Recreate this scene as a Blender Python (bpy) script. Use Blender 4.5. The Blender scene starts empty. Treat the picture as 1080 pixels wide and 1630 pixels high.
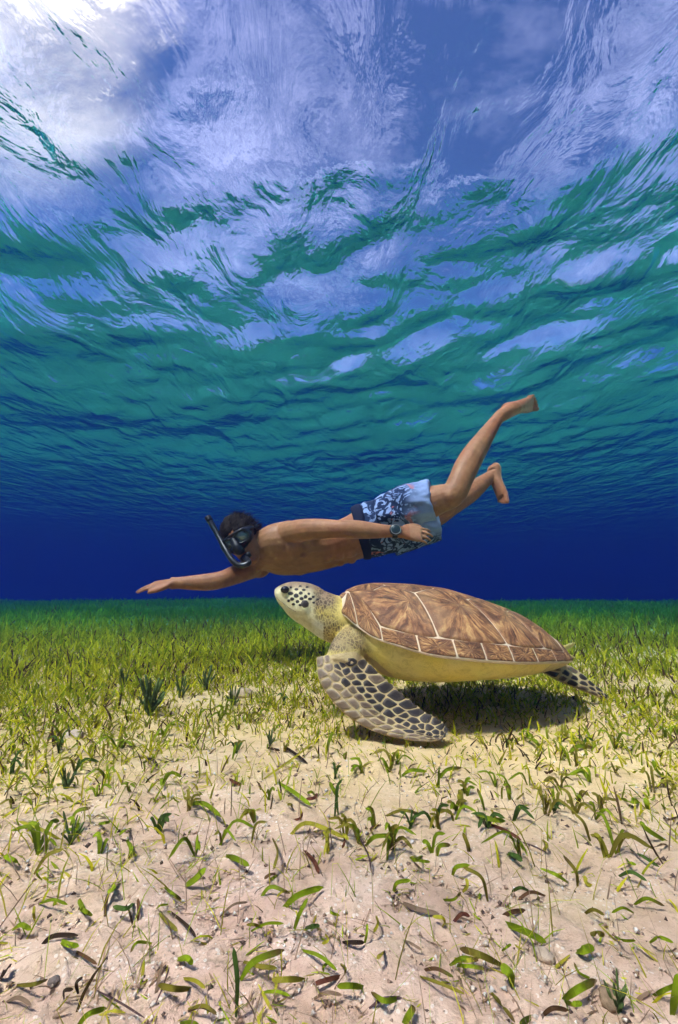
import bpy, bmesh, math, random
import numpy as np
from mathutils import Vector, Matrix
from mathutils.bvhtree import BVHTree

# ------------------------------------------------------------------ camera, sky, sun, exposure
W, H = 1080, 1630                 # pixel frame of the photograph
FPX = 680.0                       # focal length in those pixels
PITCH = math.radians(10.8)        # camera tilted up
CAM_H = 0.33                      # metres above the sea bed
SURF = 2.7                        # water surface above the bed
SC = bpy.context.scene
COL = SC.collection

cam_d = bpy.data.cameras.new('camera')
cam = bpy.data.objects.new('camera', cam_d); COL.objects.link(cam)
cam.location = (0, 0, CAM_H)
cam.rotation_euler = (math.pi/2 + PITCH, 0, 0)
cam_d.sensor_fit = 'VERTICAL'; cam_d.sensor_height = 36.0
cam_d.lens = FPX * 36.0 / H
cam_d.clip_start = 0.02; cam_d.clip_end = 2000
SC.camera = cam

TO_SUN = Vector((-0.46, -0.42, 1.0)).normalized()
SUN_EL = math.asin(TO_SUN.z)
SUN_AZ = math.atan2(TO_SUN.x, TO_SUN.y)

world = bpy.data.worlds.new('World'); SC.world = world; world.use_nodes = True
nt = world.node_tree; nt.nodes.clear()
wo = nt.nodes.new('ShaderNodeOutputWorld'); bg = nt.nodes.new('ShaderNodeBackground')
sky = nt.nodes.new('ShaderNodeTexSky'); sky.sky_type = 'NISHITA'; sky.sun_disc = False
sky.sun_elevation = SUN_EL; sky.sun_rotation = SUN_AZ
sky.air_density = 1.0; sky.dust_density = 0.4; sky.ozone_density = 6.0
tc = nt.nodes.new('ShaderNodeTexCoord')
mp = nt.nodes.new('ShaderNodeMapping'); mp.inputs['Location'].default_value = (5.7, 2.2, 4.9); mp.inputs['Scale'].default_value = (1, 1.7, 1.5); mp.inputs['Rotation'].default_value = (0, 0, math.radians(28))
nz = nt.nodes.new('ShaderNodeTexNoise'); nz.inputs['Scale'].default_value = 3.6; nz.inputs['Detail'].default_value = 8; nz.inputs['Roughness'].default_value = 0.62; nz.inputs['Distortion'].default_value = 0.35
rp = nt.nodes.new('ShaderNodeValToRGB'); rp.color_ramp.elements[0].position = 0.48; rp.color_ramp.elements[1].position = 0.80
mx = nt.nodes.new('ShaderNodeMix'); mx.data_type = 'RGBA'
mx.inputs['B'].default_value = (9.5, 8.8, 10.2, 1)
nt.links.new(tc.outputs['Generated'], mp.inputs['Vector']); nt.links.new(mp.outputs[0], nz.inputs['Vector'])
nt.links.new(nz.outputs['Fac'], rp.inputs['Fac']); nt.links.new(rp.outputs['Color'], mx.inputs['Factor'])
# sun's glare over the left, painted into the sky as a warm bright patch
dp = nt.nodes.new('ShaderNodeVectorMath'); dp.operation = 'DOT_PRODUCT'; dp.inputs[1].default_value = Vector((-.50, .46, .80)).normalized()
nt.links.new(tc.outputs['Generated'], dp.inputs[0])
mr = nt.nodes.new('ShaderNodeMapRange'); mr.interpolation_type = 'SMOOTHSTEP'
mr.inputs['From Min'].default_value = .972; mr.inputs['From Max'].default_value = 1.0
nt.links.new(dp.outputs['Value'], mr.inputs['Value'])
rp2 = nt.nodes.new('ShaderNodeValToRGB'); rp2.color_ramp.elements[0].position = 0.36; rp2.color_ramp.elements[1].position = 0.62
nt.links.new(nz.outputs['Fac'], rp2.inputs['Fac'])
mu = nt.nodes.new('ShaderNodeMath'); mu.operation = 'MULTIPLY'
nt.links.new(mr.outputs[0], mu.inputs[0]); nt.links.new(rp2.outputs['Color'], mu.inputs[1])
mx2 = nt.nodes.new('ShaderNodeMix'); mx2.data_type = 'RGBA'; mx2.inputs['B'].default_value = (25, 20, 12, 1)
nt.links.new(sky.outputs[0], mx.inputs['A']); nt.links.new(mu.outputs[0], mx2.inputs['Factor'])
nt.links.new(mx.outputs['Result'], mx2.inputs['A']); nt.links.new(mx2.outputs['Result'], bg.inputs['Color'])
bg.inputs['Strength'].default_value = 0.055
nt.links.new(bg.outputs[0], wo.inputs['Surface'])

sun_d = bpy.data.lights.new('sun', 'SUN'); sun = bpy.data.objects.new('sun', sun_d); COL.objects.link(sun)
sun_d.energy = 5.0; sun_d.angle = math.radians(3.5); sun_d.color = (1.0, 0.83, 0.58)
sun.rotation_euler = (-TO_SUN).to_track_quat('-Z', 'Y').to_euler(); sun.location = (0, 0, 20)

SC.view_settings.view_transform = 'Standard'; SC.view_settings.look = 'None'
SC.view_settings.gamma = 1.0; SC.view_settings.use_curve_mapping = False
SC.view_settings.exposure = 1.66
SC.cycles.use_denoising = True; SC.cycles.use_adaptive_sampling = True; SC.cycles.adaptive_threshold = 0.025
try: SC.cycles.denoiser = 'OPENIMAGEDENOISE'
except Exception: pass
SC.cycles.max_bounces = 8; SC.cycles.diffuse_bounces = 3; SC.cycles.glossy_bounces = 4
SC.cycles.transmission_bounces = 6; SC.cycles.transparent_max_bounces = 12; SC.cycles.volume_bounces = 1
SC.cycles.caustics_reflective = True; SC.cycles.caustics_refractive = True
SC.cycles.sample_clamp_indirect = 6.0

# ------------------------------------------------------------------ helpers
RNG = np.random.default_rng(11)
random.seed(5)
CP, SP = math.cos(PITCH), math.sin(PITCH)

def ray(px, py):
    a, b = (px - W/2)/FPX, (H/2 - py)/FPX
    return Vector((a, CP - b*SP, SP + b*CP))
def at(px, py, Y):
    d = ray(px, py); return Vector((0, 0, CAM_H)) + d*(Y/d.y)
def at_z(px, py, z):
    d = ray(px, py); return Vector((0, 0, CAM_H)) + d*((z - CAM_H)/d.z)
def to_px(p):
    x, y, z = p[0], p[1], p[2] - CAM_H
    dep = y*CP + z*SP; up = -y*SP + z*CP
    return (W/2 + FPX*x/dep, H/2 - FPX*up/dep)

def tag(o, label=None, cat=None, group=None, kind=None):
    if label: o['label'] = label
    if cat: o['category'] = cat
    if group: o['group'] = group
    if kind or cat: o['kind'] = kind or 'thing'
    return o
def link(name, me, m=None, parent=None):
    o = bpy.data.objects.new(name, me); COL.objects.link(o)
    if m is not None:
        if me.materials: me.materials[0] = m
        else: me.materials.append(m)
    if parent is not None: o.parent = parent
    return o
def mesh_np(name, verts, faces, smooth=True, uv=None):
    """faces: (n,k) int array, all with k corners"""
    verts = np.asarray(verts, dtype=np.float32); faces = np.asarray(faces, dtype=np.int32)
    me = bpy.data.meshes.new(name)
    n, k = faces.shape
    me.vertices.add(len(verts)); me.vertices.foreach_set('co', verts.ravel())
    me.loops.add(n*k); me.loops.foreach_set('vertex_index', faces.ravel())
    me.polygons.add(n); me.polygons.foreach_set('loop_start', np.arange(0, n*k, k, dtype=np.int32))
    me.polygons.foreach_set('loop_total', np.full(n, k, dtype=np.int32))
    me.update(calc_edges=True)
    if smooth: me.polygons.foreach_set('use_smooth', np.ones(n, dtype=bool))
    if uv is not None:
        l = me.uv_layers.new(name='UVMap')
        l.data.foreach_set('uv', np.asarray(uv, dtype=np.float32)[faces.ravel()].ravel())
    me.validate()
    return me
def mesh_py(name, verts, faces, smooth=True):
    me = bpy.data.meshes.new(name); me.from_pydata([tuple(v) for v in verts], [], faces); me.update()
    if smooth:
        for p in me.polygons: p.use_smooth = True
    return me
def vcol(me, cols, name='Col'):
    a = me.color_attributes.new(name, 'FLOAT_COLOR', 'POINT')
    c = np.ones((len(me.vertices), 4), dtype=np.float32); c[:, :3] = cols
    a.data.foreach_set('color', c.ravel())

def catmull(P, n):
    """resample list of tuples (any dimension) with n points by Catmull-Rom"""
    P = np.asarray(P, dtype=float); m = len(P)
    if m == 2:
        t = np.linspace(0, 1, n)[:, None]; return P[0]*(1-t) + P[1]*t
    Q = np.vstack([2*P[0]-P[1], P, 2*P[-1]-P[-2]])
    out = []
    for t in np.linspace(0, m-1, n):
        i = min(int(t), m-2); f = t - i
        a, b, c, d = Q[i], Q[i+1], Q[i+2], Q[i+3]
        out.append(0.5*((2*b) + (c-a)*f + (2*a-5*b+4*c-d)*f*f + (3*b-a-3*c+d)*f**3))
    return np.array(out)

class MB:
    def __init__(s): s.v = []; s.f = []
    def loft(s, pts, up=(0, 0, 1), nseg=14, nst=None, power=2.0):
        """pts: (x,y,z, a, b): a half-size along side axis, b half-size along 'up' axis"""
        Q = catmull(pts, nst or max(6, 4*len(pts)))
        up = np.asarray(up, dtype=float)
        base0 = len(s.v); N = len(Q)
        T = np.gradient(Q[:, :3], axis=0)
        for i in range(N):
            t = T[i]/(np.linalg.norm(T[i])+1e-12)
            u = up - t*np.dot(up, t); u /= np.linalg.norm(u)+1e-12
            sd = np.cross(t, u)
            a, b = max(Q[i, 3], 1e-4), max(Q[i, 4], 1e-4)
            for k in range(nseg):
                an = 2*math.pi*k/nseg
                c, si = math.cos(an), math.sin(an)
                c = math.copysign(abs(c)**(2/power), c); si = math.copysign(abs(si)**(2/power), si)
                s.v.append(tuple(Q[i, :3] + sd*a*c + u*b*si))
        for i in range(N-1):
            for k in range(nseg):
                k2 = (k+1) % nseg
                s.f.append((base0+i*nseg+k, base0+i*nseg+k2, base0+(i+1)*nseg+k2, base0+(i+1)*nseg+k))
        s.f.append(tuple(base0+k for k in range(nseg))[::-1])
        s.f.append(tuple(base0+(N-1)*nseg+k for k in range(nseg)))
        return s
    def ball(s, c, axes, nu=14, nv=10):
        """ellipsoid: axes = three vectors"""
        b0 = len(s.v); c = np.asarray(c, dtype=float); A = [np.asarray(x, dtype=float) for x in axes]
        for j in range(nv+1):
            th = math.pi*j/nv
            for i in range(nu):
                ph = 2*math.pi*i/nu
                s.v.append(tuple(c + A[0]*math.sin(th)*math.cos(ph) + A[1]*math.sin(th)*math.sin(ph) + A[2]*math.cos(th)))
        for j in range(nv):
            for i in range(nu):
                i2 = (i+1) % nu
                s.f.append((b0+j*nu+i, b0+(j+1)*nu+i, b0+(j+1)*nu+i2, b0+j*nu+i2))
        return s
    def mesh(s, name, smooth=True): return mesh_py(name, s.v, s.f, smooth)
    def build(s, name, m, parent=None): return link(name, s.mesh(name), m, parent)

def fused(mb, name, voxel, smooth_it=6, factor=0.5):
    """fuse all shapes of mb into one continuous skin"""
    me = mb.mesh(name)
    bm = bmesh.new(); bm.from_mesh(me)
    bmesh.ops.remove_doubles(bm, verts=bm.verts, dist=1e-5)
    bmesh.ops.recalc_face_normals(bm, faces=bm.faces); bm.to_mesh(me); bm.free()
    o = bpy.data.objects.new('tmp', me); COL.objects.link(o)
    r = o.modifiers.new('r', 'REMESH'); r.mode = 'VOXEL'; r.voxel_size = voxel; r.use_smooth_shade = True
    s = o.modifiers.new('s', 'SMOOTH'); s.factor = factor; s.iterations = smooth_it
    dg = bpy.context.evaluated_depsgraph_get()
    out = bpy.data.meshes.new_from_object(o.evaluated_get(dg))
    bpy.data.objects.remove(o); bpy.data.meshes.remove(me)
    out.name = name
    out.polygons.foreach_set('use_smooth', np.ones(len(out.polygons), dtype=bool))
    return out
def coords(me):
    a = np.empty(len(me.vertices)*3, dtype=np.float32); me.vertices.foreach_get('co', a); return a.reshape(-1, 3)
def normals(me):
    a = np.empty(len(me.vertices)*3, dtype=np.float32); me.vertices.foreach_get('normal', a); return a.reshape(-1, 3)
def sstep(a, b, x):
    t = np.clip((np.asarray(x, dtype=float)-a)/(b-a), 0, 1); return t*t*(3-2*t)

# smooth value noise for scattering and colouring
_G = RNG.random((64, 64, 64)).astype(np.float32)
def vnoise(x, y, z=0.0):
    x, y, z = np.broadcast_arrays(np.asarray(x, float), np.asarray(y, float), np.asarray(z, float))
    i, j, k = np.floor(x).astype(int), np.floor(y).astype(int), np.floor(z).astype(int)
    fx, fy, fz = x-i, y-j, z-k
    fx, fy, fz = [f*f*(3-2*f) for f in (fx, fy, fz)]
    g = lambda a, b, c: _G[(i+a) & 63, (j+b) & 63, (k+c) & 63]
    l = lambda a, b, t: a + (b-a)*t
    return l(l(l(g(0,0,0), g(1,0,0), fx), l(g(0,1,0), g(1,1,0), fx), fy), l(l(g(0,0,1), g(1,0,1), fx), l(g(0,1,1), g(1,1,1), fx), fy), fz)

# ------------------------------------------------------------------ materials
class NT:
    def __init__(s, name):
        s.m = bpy.data.materials.new(name); s.m.use_nodes = True; s.t = s.m.node_tree; s.t.nodes.clear()
        s.out = s.n('OutputMaterial')
    def n(s, t, **kw):
        nd = s.t.nodes.new('ShaderNode'+t)
        for k, v in kw.items():
            if k in nd.inputs: nd.inputs[k].default_value = v
            else: setattr(nd, k, v)
        return nd
    def l(s, a, b): s.t.links.new(a, b); return s
    def noise(s, vec, scale, detail=4, rough=0.55, dist=0.0):
        n = s.n('TexNoise'); n.inputs['Scale'].default_value = scale; n.inputs['Detail'].default_value = detail
        n.inputs['Roughness'].default_value = rough; n.inputs['Distortion'].default_value = dist
        if vec is not None: s.l(vec, n.inputs['Vector'])
        return n.outputs['Fac']
    def ramp(s, fac, stops):
        r = s.n('ValToRGB'); e = r.color_ramp.elements
        while len(e) < len(stops): e.new(0.5)
        for x, (p, c) in zip(e, stops):
            x.position = p; x.color = (*c, 1) if len(c) == 3 else c
        s.l(fac, r.inputs['Fac']); return r.outputs['Color']
    def mix(s, fac, a, b, mode='MIX'):
        m = s.n('Mix'); m.data_type = 'RGBA'; m.blend_type = mode
        for sock, v in ((m.inputs['Factor'], fac), (m.inputs['A'], a), (m.inputs['B'], b)):
            if isinstance(v, (int, float)): sock.default_value = v
            elif isinstance(v, tuple): sock.default_value = (*v, 1)
            else: s.l(v, sock)
        return m.outputs['Result']
    def math(s, op, a, b=0.0):
        m = s.n('Math'); m.operation = op
        for sock, v in ((m.inputs[0], a), (m.inputs[1], b)):
            if isinstance(v, (int, float)): sock.default_value = v
            else: s.l(v, sock)
        return m.outputs[0]
    def bump(s, h, strength, dist):
        b = s.n('Bump'); b.inputs['Strength'].default_value = strength; b.inputs['Distance'].default_value = dist
        s.l(h, b.inputs['Height']); return b.outputs['Normal']
    def finish(s, col, rough=0.6, normal=None, spec=0.3, **kw):
        p = s.n('BsdfPrincipled'); p.inputs['Roughness'].default_value = rough
        p.inputs['Specular IOR Level'].default_value = spec
        for k, v in kw.items(): p.inputs[k].default_value = v
        if isinstance(col, tuple): p.inputs['Base Color'].default_value = (*col, 1)
        else: s.l(col, p.inputs['Base Color'])
        if normal is not None: s.l(normal, p.inputs['Normal'])
        s.l(p.outputs[0], s.out.inputs['Surface']); s.p = p
        return s.m
def plain(name, col, rough=0.5, spec=0.3, var=0.0, scale=40, **kw):
    k = NT(name)
    if var:
        tcn = k.n('TexCoord'); f = k.noise(tcn.outputs['Object'], scale, 4)
        c = k.mix(f, tuple(x*(1-var) for x in col), tuple(min(1, x*(1+var)) for x in col))
    else: c = col
    return k.finish(c, rough, None, spec, **kw)
# ------------------------------------------------------------------ sea bed
SHELF = 19.0
def ground(x, y):
    x = np.asarray(x, float); y = np.asarray(y, float)
    r = np.sqrt(x*x + y*y)
    z = (vnoise(x*1.3+5, y*1.3+2)-.5)*.022 + (vnoise(x*4+9, y*4)-.5)*.010 + (vnoise(x*13, y*13+3)-.5)*.006
    z = z*sstep(0.1, .6, r)
    z = z + (vnoise(x*.35+1, y*.35+7)-.45)*.10*sstep(2.5, 6, r)
    z = z + (vnoise(x*.3+11, y*.3)-.5)*.10*sstep(8, 15, r)
    return z - 9.0*sstep(SHELF, SHELF+26, r)
def gz(x, y): return float(ground(x, y))

def make_seabed():
    # polar sheet, fine under the camera and coarse far away
    rr = np.concatenate([np.linspace(0.0, .25, 6)[1:], np.geomspace(.27, 5, 200), np.geomspace(5.1, 260, 90)])
    front = np.linspace(-50, 50, 300); back = np.linspace(50, 310, 90)[1:-1]
    th = np.radians(np.concatenate([front, back])); nt_ = len(th)
    R, T = np.meshgrid(rr, th, indexing='ij')
    x, y = R*np.sin(T), R*np.cos(T)
    z = ground(x, y)
    near = sstep(3.5, .3, R)
    z = z + near*((vnoise(x*28, y*28)-.5)*.008 + (vnoise(x*60, y*60)-.5)*.0065 + (vnoise(x*130, y*130)-.5)*.0035)
    v = np.stack([x, y, z], -1).reshape(-1, 3)
    v = np.vstack([v, [[0, 0, gz(0, 0)]]])
    i, j = np.meshgrid(np.arange(len(rr)-1), np.arange(nt_), indexing='ij')
    j2 = (j+1) % nt_
    f = np.stack([i*nt_+j, i*nt_+j2, (i+1)*nt_+j2, (i+1)*nt_+j], -1).reshape(-1, 4)[:, ::-1]
    me = mesh_np('sea_bed', v, f)
    bm = bmesh.new(); bm.from_mesh(me); bm.verts.ensure_lookup_table()
    c = bm.verts[len(v)-1]
    for k in range(nt_): bm.faces.new((c, bm.verts[(k+1) % nt_], bm.verts[k])).smooth = True
    bmesh.ops.recalc_face_normals(bm, faces=bm.faces)
    bm.to_mesh(me); bm.free()
    k = NT('sand'); g = k.n('NewGeometry'); P = g.outputs['Position']
    big = k.noise(P, 1.1, 4, .6); mid = k.noise(P, 14, 6, .65); fine = k.noise(P, 95, 5, .7); grain = k.noise(P, 420, 3, .7)
    c = k.ramp(mid, [(.28, (.40, .25, .17)), (.48, (.60, .395, .285)), (.72, (.76, .55, .42))])
    c = k.mix(k.ramp(fine, [(.33, (1, 1, 1)), (.47, (0, 0, 0))]), c, (.36, .25, .17))          # coarse dark grains
    vo = k.n('TexVoronoi'); vo.inputs['Scale'].default_value = 160; k.l(P, vo.inputs['Vector'])
    sp = k.math('MULTIPLY', k.math('LESS_THAN', vo.outputs['Distance'], .26), k.math('GREATER_THAN', mid, .52))
    c = k.mix(k.math('MULTIPLY', sp, .6), c, (.82, .74, .62))                                     # shell grit
    c = k.mix(k.ramp(grain, [(.3, (.5, .5, .5)), (.42, (0, 0, 0))]), c, (.22, .14, .09))
    c = k.mix(k.ramp(k.noise(P, 6, 5, .7), [(.52, (0, 0, 0)), (.72, (.5, .5, .5))]), c, (.42, .33, .17))  # algal film
    c = k.mix(k.ramp(big, [(.42, (0, 0, 0)), (.62, (.35, .35, .35))]), c, (.50, .40, .20))
    ln = k.n('VectorMath'); ln.operation = 'LENGTH'; k.l(P, ln.inputs[0])
    turf = k.n('MapRange'); turf.inputs['From Min'].default_value = 2.3; turf.inputs['From Max'].default_value = 5.0; turf.inputs['To Max'].default_value = .92
    k.l(k.math('ADD', ln.outputs['Value'], k.math('MULTIPLY', k.math('SUBTRACT', big, .5), 2.2)), turf.inputs['Value'])
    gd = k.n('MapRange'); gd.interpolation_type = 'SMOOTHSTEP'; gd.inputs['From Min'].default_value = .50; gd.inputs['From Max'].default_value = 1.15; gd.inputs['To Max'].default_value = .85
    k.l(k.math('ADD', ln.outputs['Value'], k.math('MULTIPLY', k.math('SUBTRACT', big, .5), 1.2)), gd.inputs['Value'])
    c = k.mix(gd.outputs[0], c, k.mix(mid, (.60, .40, .15), (.88, .66, .33)))                      # golden sunlight nearer the meadow, painted into the sand colour
    c = k.mix(turf.outputs[0], c, k.mix(mid, (.035, .20, .115), (.10, .46, .30)))                 # turf of low weed under the meadow
    h = k.math('ADD', k.math('MULTIPLY', mid, 2.2), k.math('ADD', fine, k.math('MULTIPLY', grain, .35)))
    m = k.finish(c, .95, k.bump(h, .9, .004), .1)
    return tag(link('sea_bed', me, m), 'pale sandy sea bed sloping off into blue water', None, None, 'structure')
make_seabed()

# ------------------------------------------------------------------ water surface seen from below
def make_water():
    rng = np.random.default_rng(21)
    def axis(n, near, far):
        t = np.linspace(-1, 1, n); k = 4.6
        return np.sinh(k*t)/math.sinh(k)*far
    ax = axis(560, 0, 260); ay = axis(560, 0, 260) + 3.5
    X, Y = np.meshgrid(ax, ay, indexing='ij')
    cell = np.maximum(np.gradient(ax)[:, None], np.gradient(ay)[None, :])
    Z = np.zeros_like(X); DX = np.zeros_like(X); DY = np.zeros_like(X)
    for n in range(150):
        lam = 0.16*(6.0/0.16)**rng.random()**1.2
        main = math.radians(62 + 34*rng.standard_normal())
        kx, ky = math.cos(main)*2*math.pi/lam, math.sin(main)*2*math.pi/lam
        amp = 0.0042*lam**0.72*(0.5+rng.random())*(.75 if lam > .7 else .95)
        w = sstep(0.42, 0.2, cell/lam)
        ph = kx*X + ky*Y + rng.random()*6.283
        s, c = np.sin(ph), np.cos(ph)
        Z += w*amp*c
        DX -= w*amp*.8*s*math.cos(main); DY -= w*amp*.8*s*math.sin(main)
    calm = 1-.86*sstep(4, 12, np.hypot(X, Y)); Z *= calm; DX *= calm; DY *= calm
    v = np.stack([X+DX, Y+DY, SURF+Z], -1).reshape(-1, 3)
    n = len(ax)
    i, j = np.meshgrid(np.arange(n-1), np.arange(n-1), indexing='ij')
    f = np.stack([i*n+j, (i+1)*n+j, (i+1)*n+j+1, i*n+j+1], -1).reshape(-1, 4)
    me = mesh_np('water', v, f)
    k = NT('water_surface'); g = k.n('NewGeometry'); P = g.outputs['Position']
    mpg = k.n('Mapping'); mpg.inputs['Rotation'].default_value = (0, 0, math.radians(-28)); mpg.inputs['Scale'].default_value = (1.7, .9, 1)
    k.l(P, mpg.inputs['Vector'])
    h = k.math('ADD', k.noise(mpg.outputs[0], 1.7, 5, .5, .5), k.math('MULTIPLY', k.noise(P, 9, 3, .5, .4), .06))
    nb = k.bump(h, 1.0, .066)
    fr = k.n('Fresnel'); fr.inputs['IOR'].default_value = 1.25; k.l(nb, fr.inputs['Normal'])
    rf = k.n('BsdfRefraction'); rf.inputs['IOR'].default_value = 1.25; rf.inputs['Roughness'].default_value = .08; k.l(nb, rf.inputs['Normal'])
    rf.inputs['Color'].default_value = (1, .81, 1, 1)
    tr = k.n('BsdfTransparent'); tr.inputs['Color'].default_value = (1, .81, 1, 1)
    gl = k.n('BsdfGlossy'); gl.inputs['Roughness'].default_value = .20; gl.inputs['Color'].default_value = (.62, .93, 1, 1); k.l(nb, gl.inputs['Normal'])
    m1 = k.n('MixShader'); m1.inputs[0].default_value = .43
    k.l(rf.outputs[0], m1.inputs[1]); k.l(tr.outputs[0], m1.inputs[2])
    m2 = k.n('MixShader'); k.l(fr.outputs[0], m2.inputs[0]); k.l(m1.outputs[0], m2.inputs[1]); k.l(gl.outputs[0], m2.inputs[2])
    k.l(m2.outputs[0], k.out.inputs['Surface'])
    return tag(link('water', me, k.m), 'rippled sea surface seen from below with sky showing through', None, None, 'structure')
make_water()

# ------------------------------------------------------------------ the body of blue water
def make_haze():
    x, z0, z1 = 250, -10.2, SURF+1.0
    v = [(-x, -x, z0), (x, -x, z0), (x, x, z0), (-x, x, z0), (-x, -x, z1), (x, -x, z1), (x, x, z1), (-x, x, z1)]
    f = [(3, 2, 1, 0), (4, 5, 6, 7), (0, 1, 5, 4), (1, 2, 6, 5), (2, 3, 7, 6), (3, 0, 4, 7)]
    me = mesh_py('haze', v, f, False)
    k = NT('sea_haze'); p = k.n('VolumePrincipled')
    dens = .16; ss = (.0014, .0020, .0092); sa = (.24, .070, .030)
    p.inputs['Density'].default_value = dens
    c = [s/dens for s in ss]; a = [max(0, 1-(q/dens)/(1-w))**2 for q, w in zip(sa, c)]
    p.inputs['Color'].default_value = (*c, 1); p.inputs['Absorption Color'].default_value = (*a, 1)
    p.inputs['Anisotropy'].default_value = .2
    k.l(p.outputs[0], k.out.inputs['Volume'])
    return tag(link('haze', me, k.m), 'deep blue haze of clear sea water', None, None, 'stuff')
make_haze()
# ------------------------------------------------------------------ seagrass
def leaf_material(name):
    k = NT(name); a = k.n('Attribute'); a.attribute_name = 'Col'
    g = k.n('NewGeometry')
    n = k.noise(g.outputs['Position'], 90, 3)
    c = k.mix(k.ramp(n, [(.35, (.25, .25, .25)), (.7, (0, 0, 0))]), a.outputs['Color'], (.10, .075, .02), 'MIX')
    d = k.n('BsdfPrincipled'); d.inputs['Roughness'].default_value = .55; d.inputs['Specular IOR Level'].default_value = .05
    k.l(c, d.inputs['Base Color'])
    t = k.n('BsdfTranslucent'); k.l(c, t.inputs['Color'])
    m = k.n('MixShader'); m.inputs[0].default_value = .5
    k.l(d.outputs[0], m.inputs[1]); k.l(t.outputs[0], m.inputs[2]); k.l(m.outputs[0], k.out.inputs['Surface'])
    return k.m
M_LEAF = leaf_material('seagrass_leaf')

PAL = {'g': (.27, .36, .012), 'y': (.44, .40, .035), 'o': (.28, .24, .03), 'G': (.075, .14, .025),
       'b': (.16, .080, .038), 'd': (.05, .030, .022), 'r': (.20, .065, .040), 'p': (.12, .07, .075), 'w': (.30, .20, .13)}

def scatter_blades(name, x, y, hgt, wid, lean, azi, curl, cols, segs=3, label=None):
    """many thin curved blades as one mesh (arrays, one entry per blade)"""
    n = len(x); z = ground(x, y)
    twist = RNG.random(n)*6.283
    wx, wy = np.cos(twist), np.sin(twist)
    t = np.linspace(0, 1, segs+1)
    V = np.empty((n, segs+1, 2, 3), dtype=np.float32)
    px, py, pz = x.copy(), y.copy(), z - .004
    ang = lean.copy()
    for i in range(segs+1):
        w = wid*(.62, .95, 1.0, .86, .45)[min(4, int(round(4*t[i])))] if i < segs else wid*.30
        for sgn, q in ((-1, 0), (1, 1)):
            V[:, i, q, 0] = px + sgn*wx*w*.5; V[:, i, q, 1] = py + sgn*wy*w*.5; V[:, i, q, 2] = pz
        st = hgt/segs
        px = px + np.sin(ang)*np.cos(azi)*st; py = py + np.sin(ang)*np.sin(azi)*st; pz = pz + np.cos(ang)*st
        ang = ang + curl/segs
    b = np.arange(n)[:, None, None]*(2*(segs+1))
    q = (np.arange(segs)*2)[None, :, None] + np.array([0, 1, 3, 2])[None, None, :]
    F = (b + q).reshape(-1, 4)
    me = mesh_np(name, V.reshape(-1, 3), F)
    c = np.repeat(cols, 2*(segs+1), axis=0).reshape(n, segs+1, 2, 3)*np.linspace(.8, 1.12, segs+1)[None, :, None, None]
    vcol(me, c.reshape(-1, 3))
    o = link(name, me, M_LEAF)
    return tag(o, label, None, None, 'stuff')

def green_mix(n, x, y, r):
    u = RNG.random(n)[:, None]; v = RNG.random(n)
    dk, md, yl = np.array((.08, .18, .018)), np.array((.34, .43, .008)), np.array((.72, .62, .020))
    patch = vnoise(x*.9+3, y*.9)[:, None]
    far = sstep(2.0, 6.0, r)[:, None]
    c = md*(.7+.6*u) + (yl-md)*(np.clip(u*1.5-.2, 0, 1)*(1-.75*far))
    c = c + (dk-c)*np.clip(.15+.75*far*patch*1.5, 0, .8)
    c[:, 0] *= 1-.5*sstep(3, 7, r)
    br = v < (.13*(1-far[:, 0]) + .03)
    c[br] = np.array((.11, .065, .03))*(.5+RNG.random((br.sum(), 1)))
    return c

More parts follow.
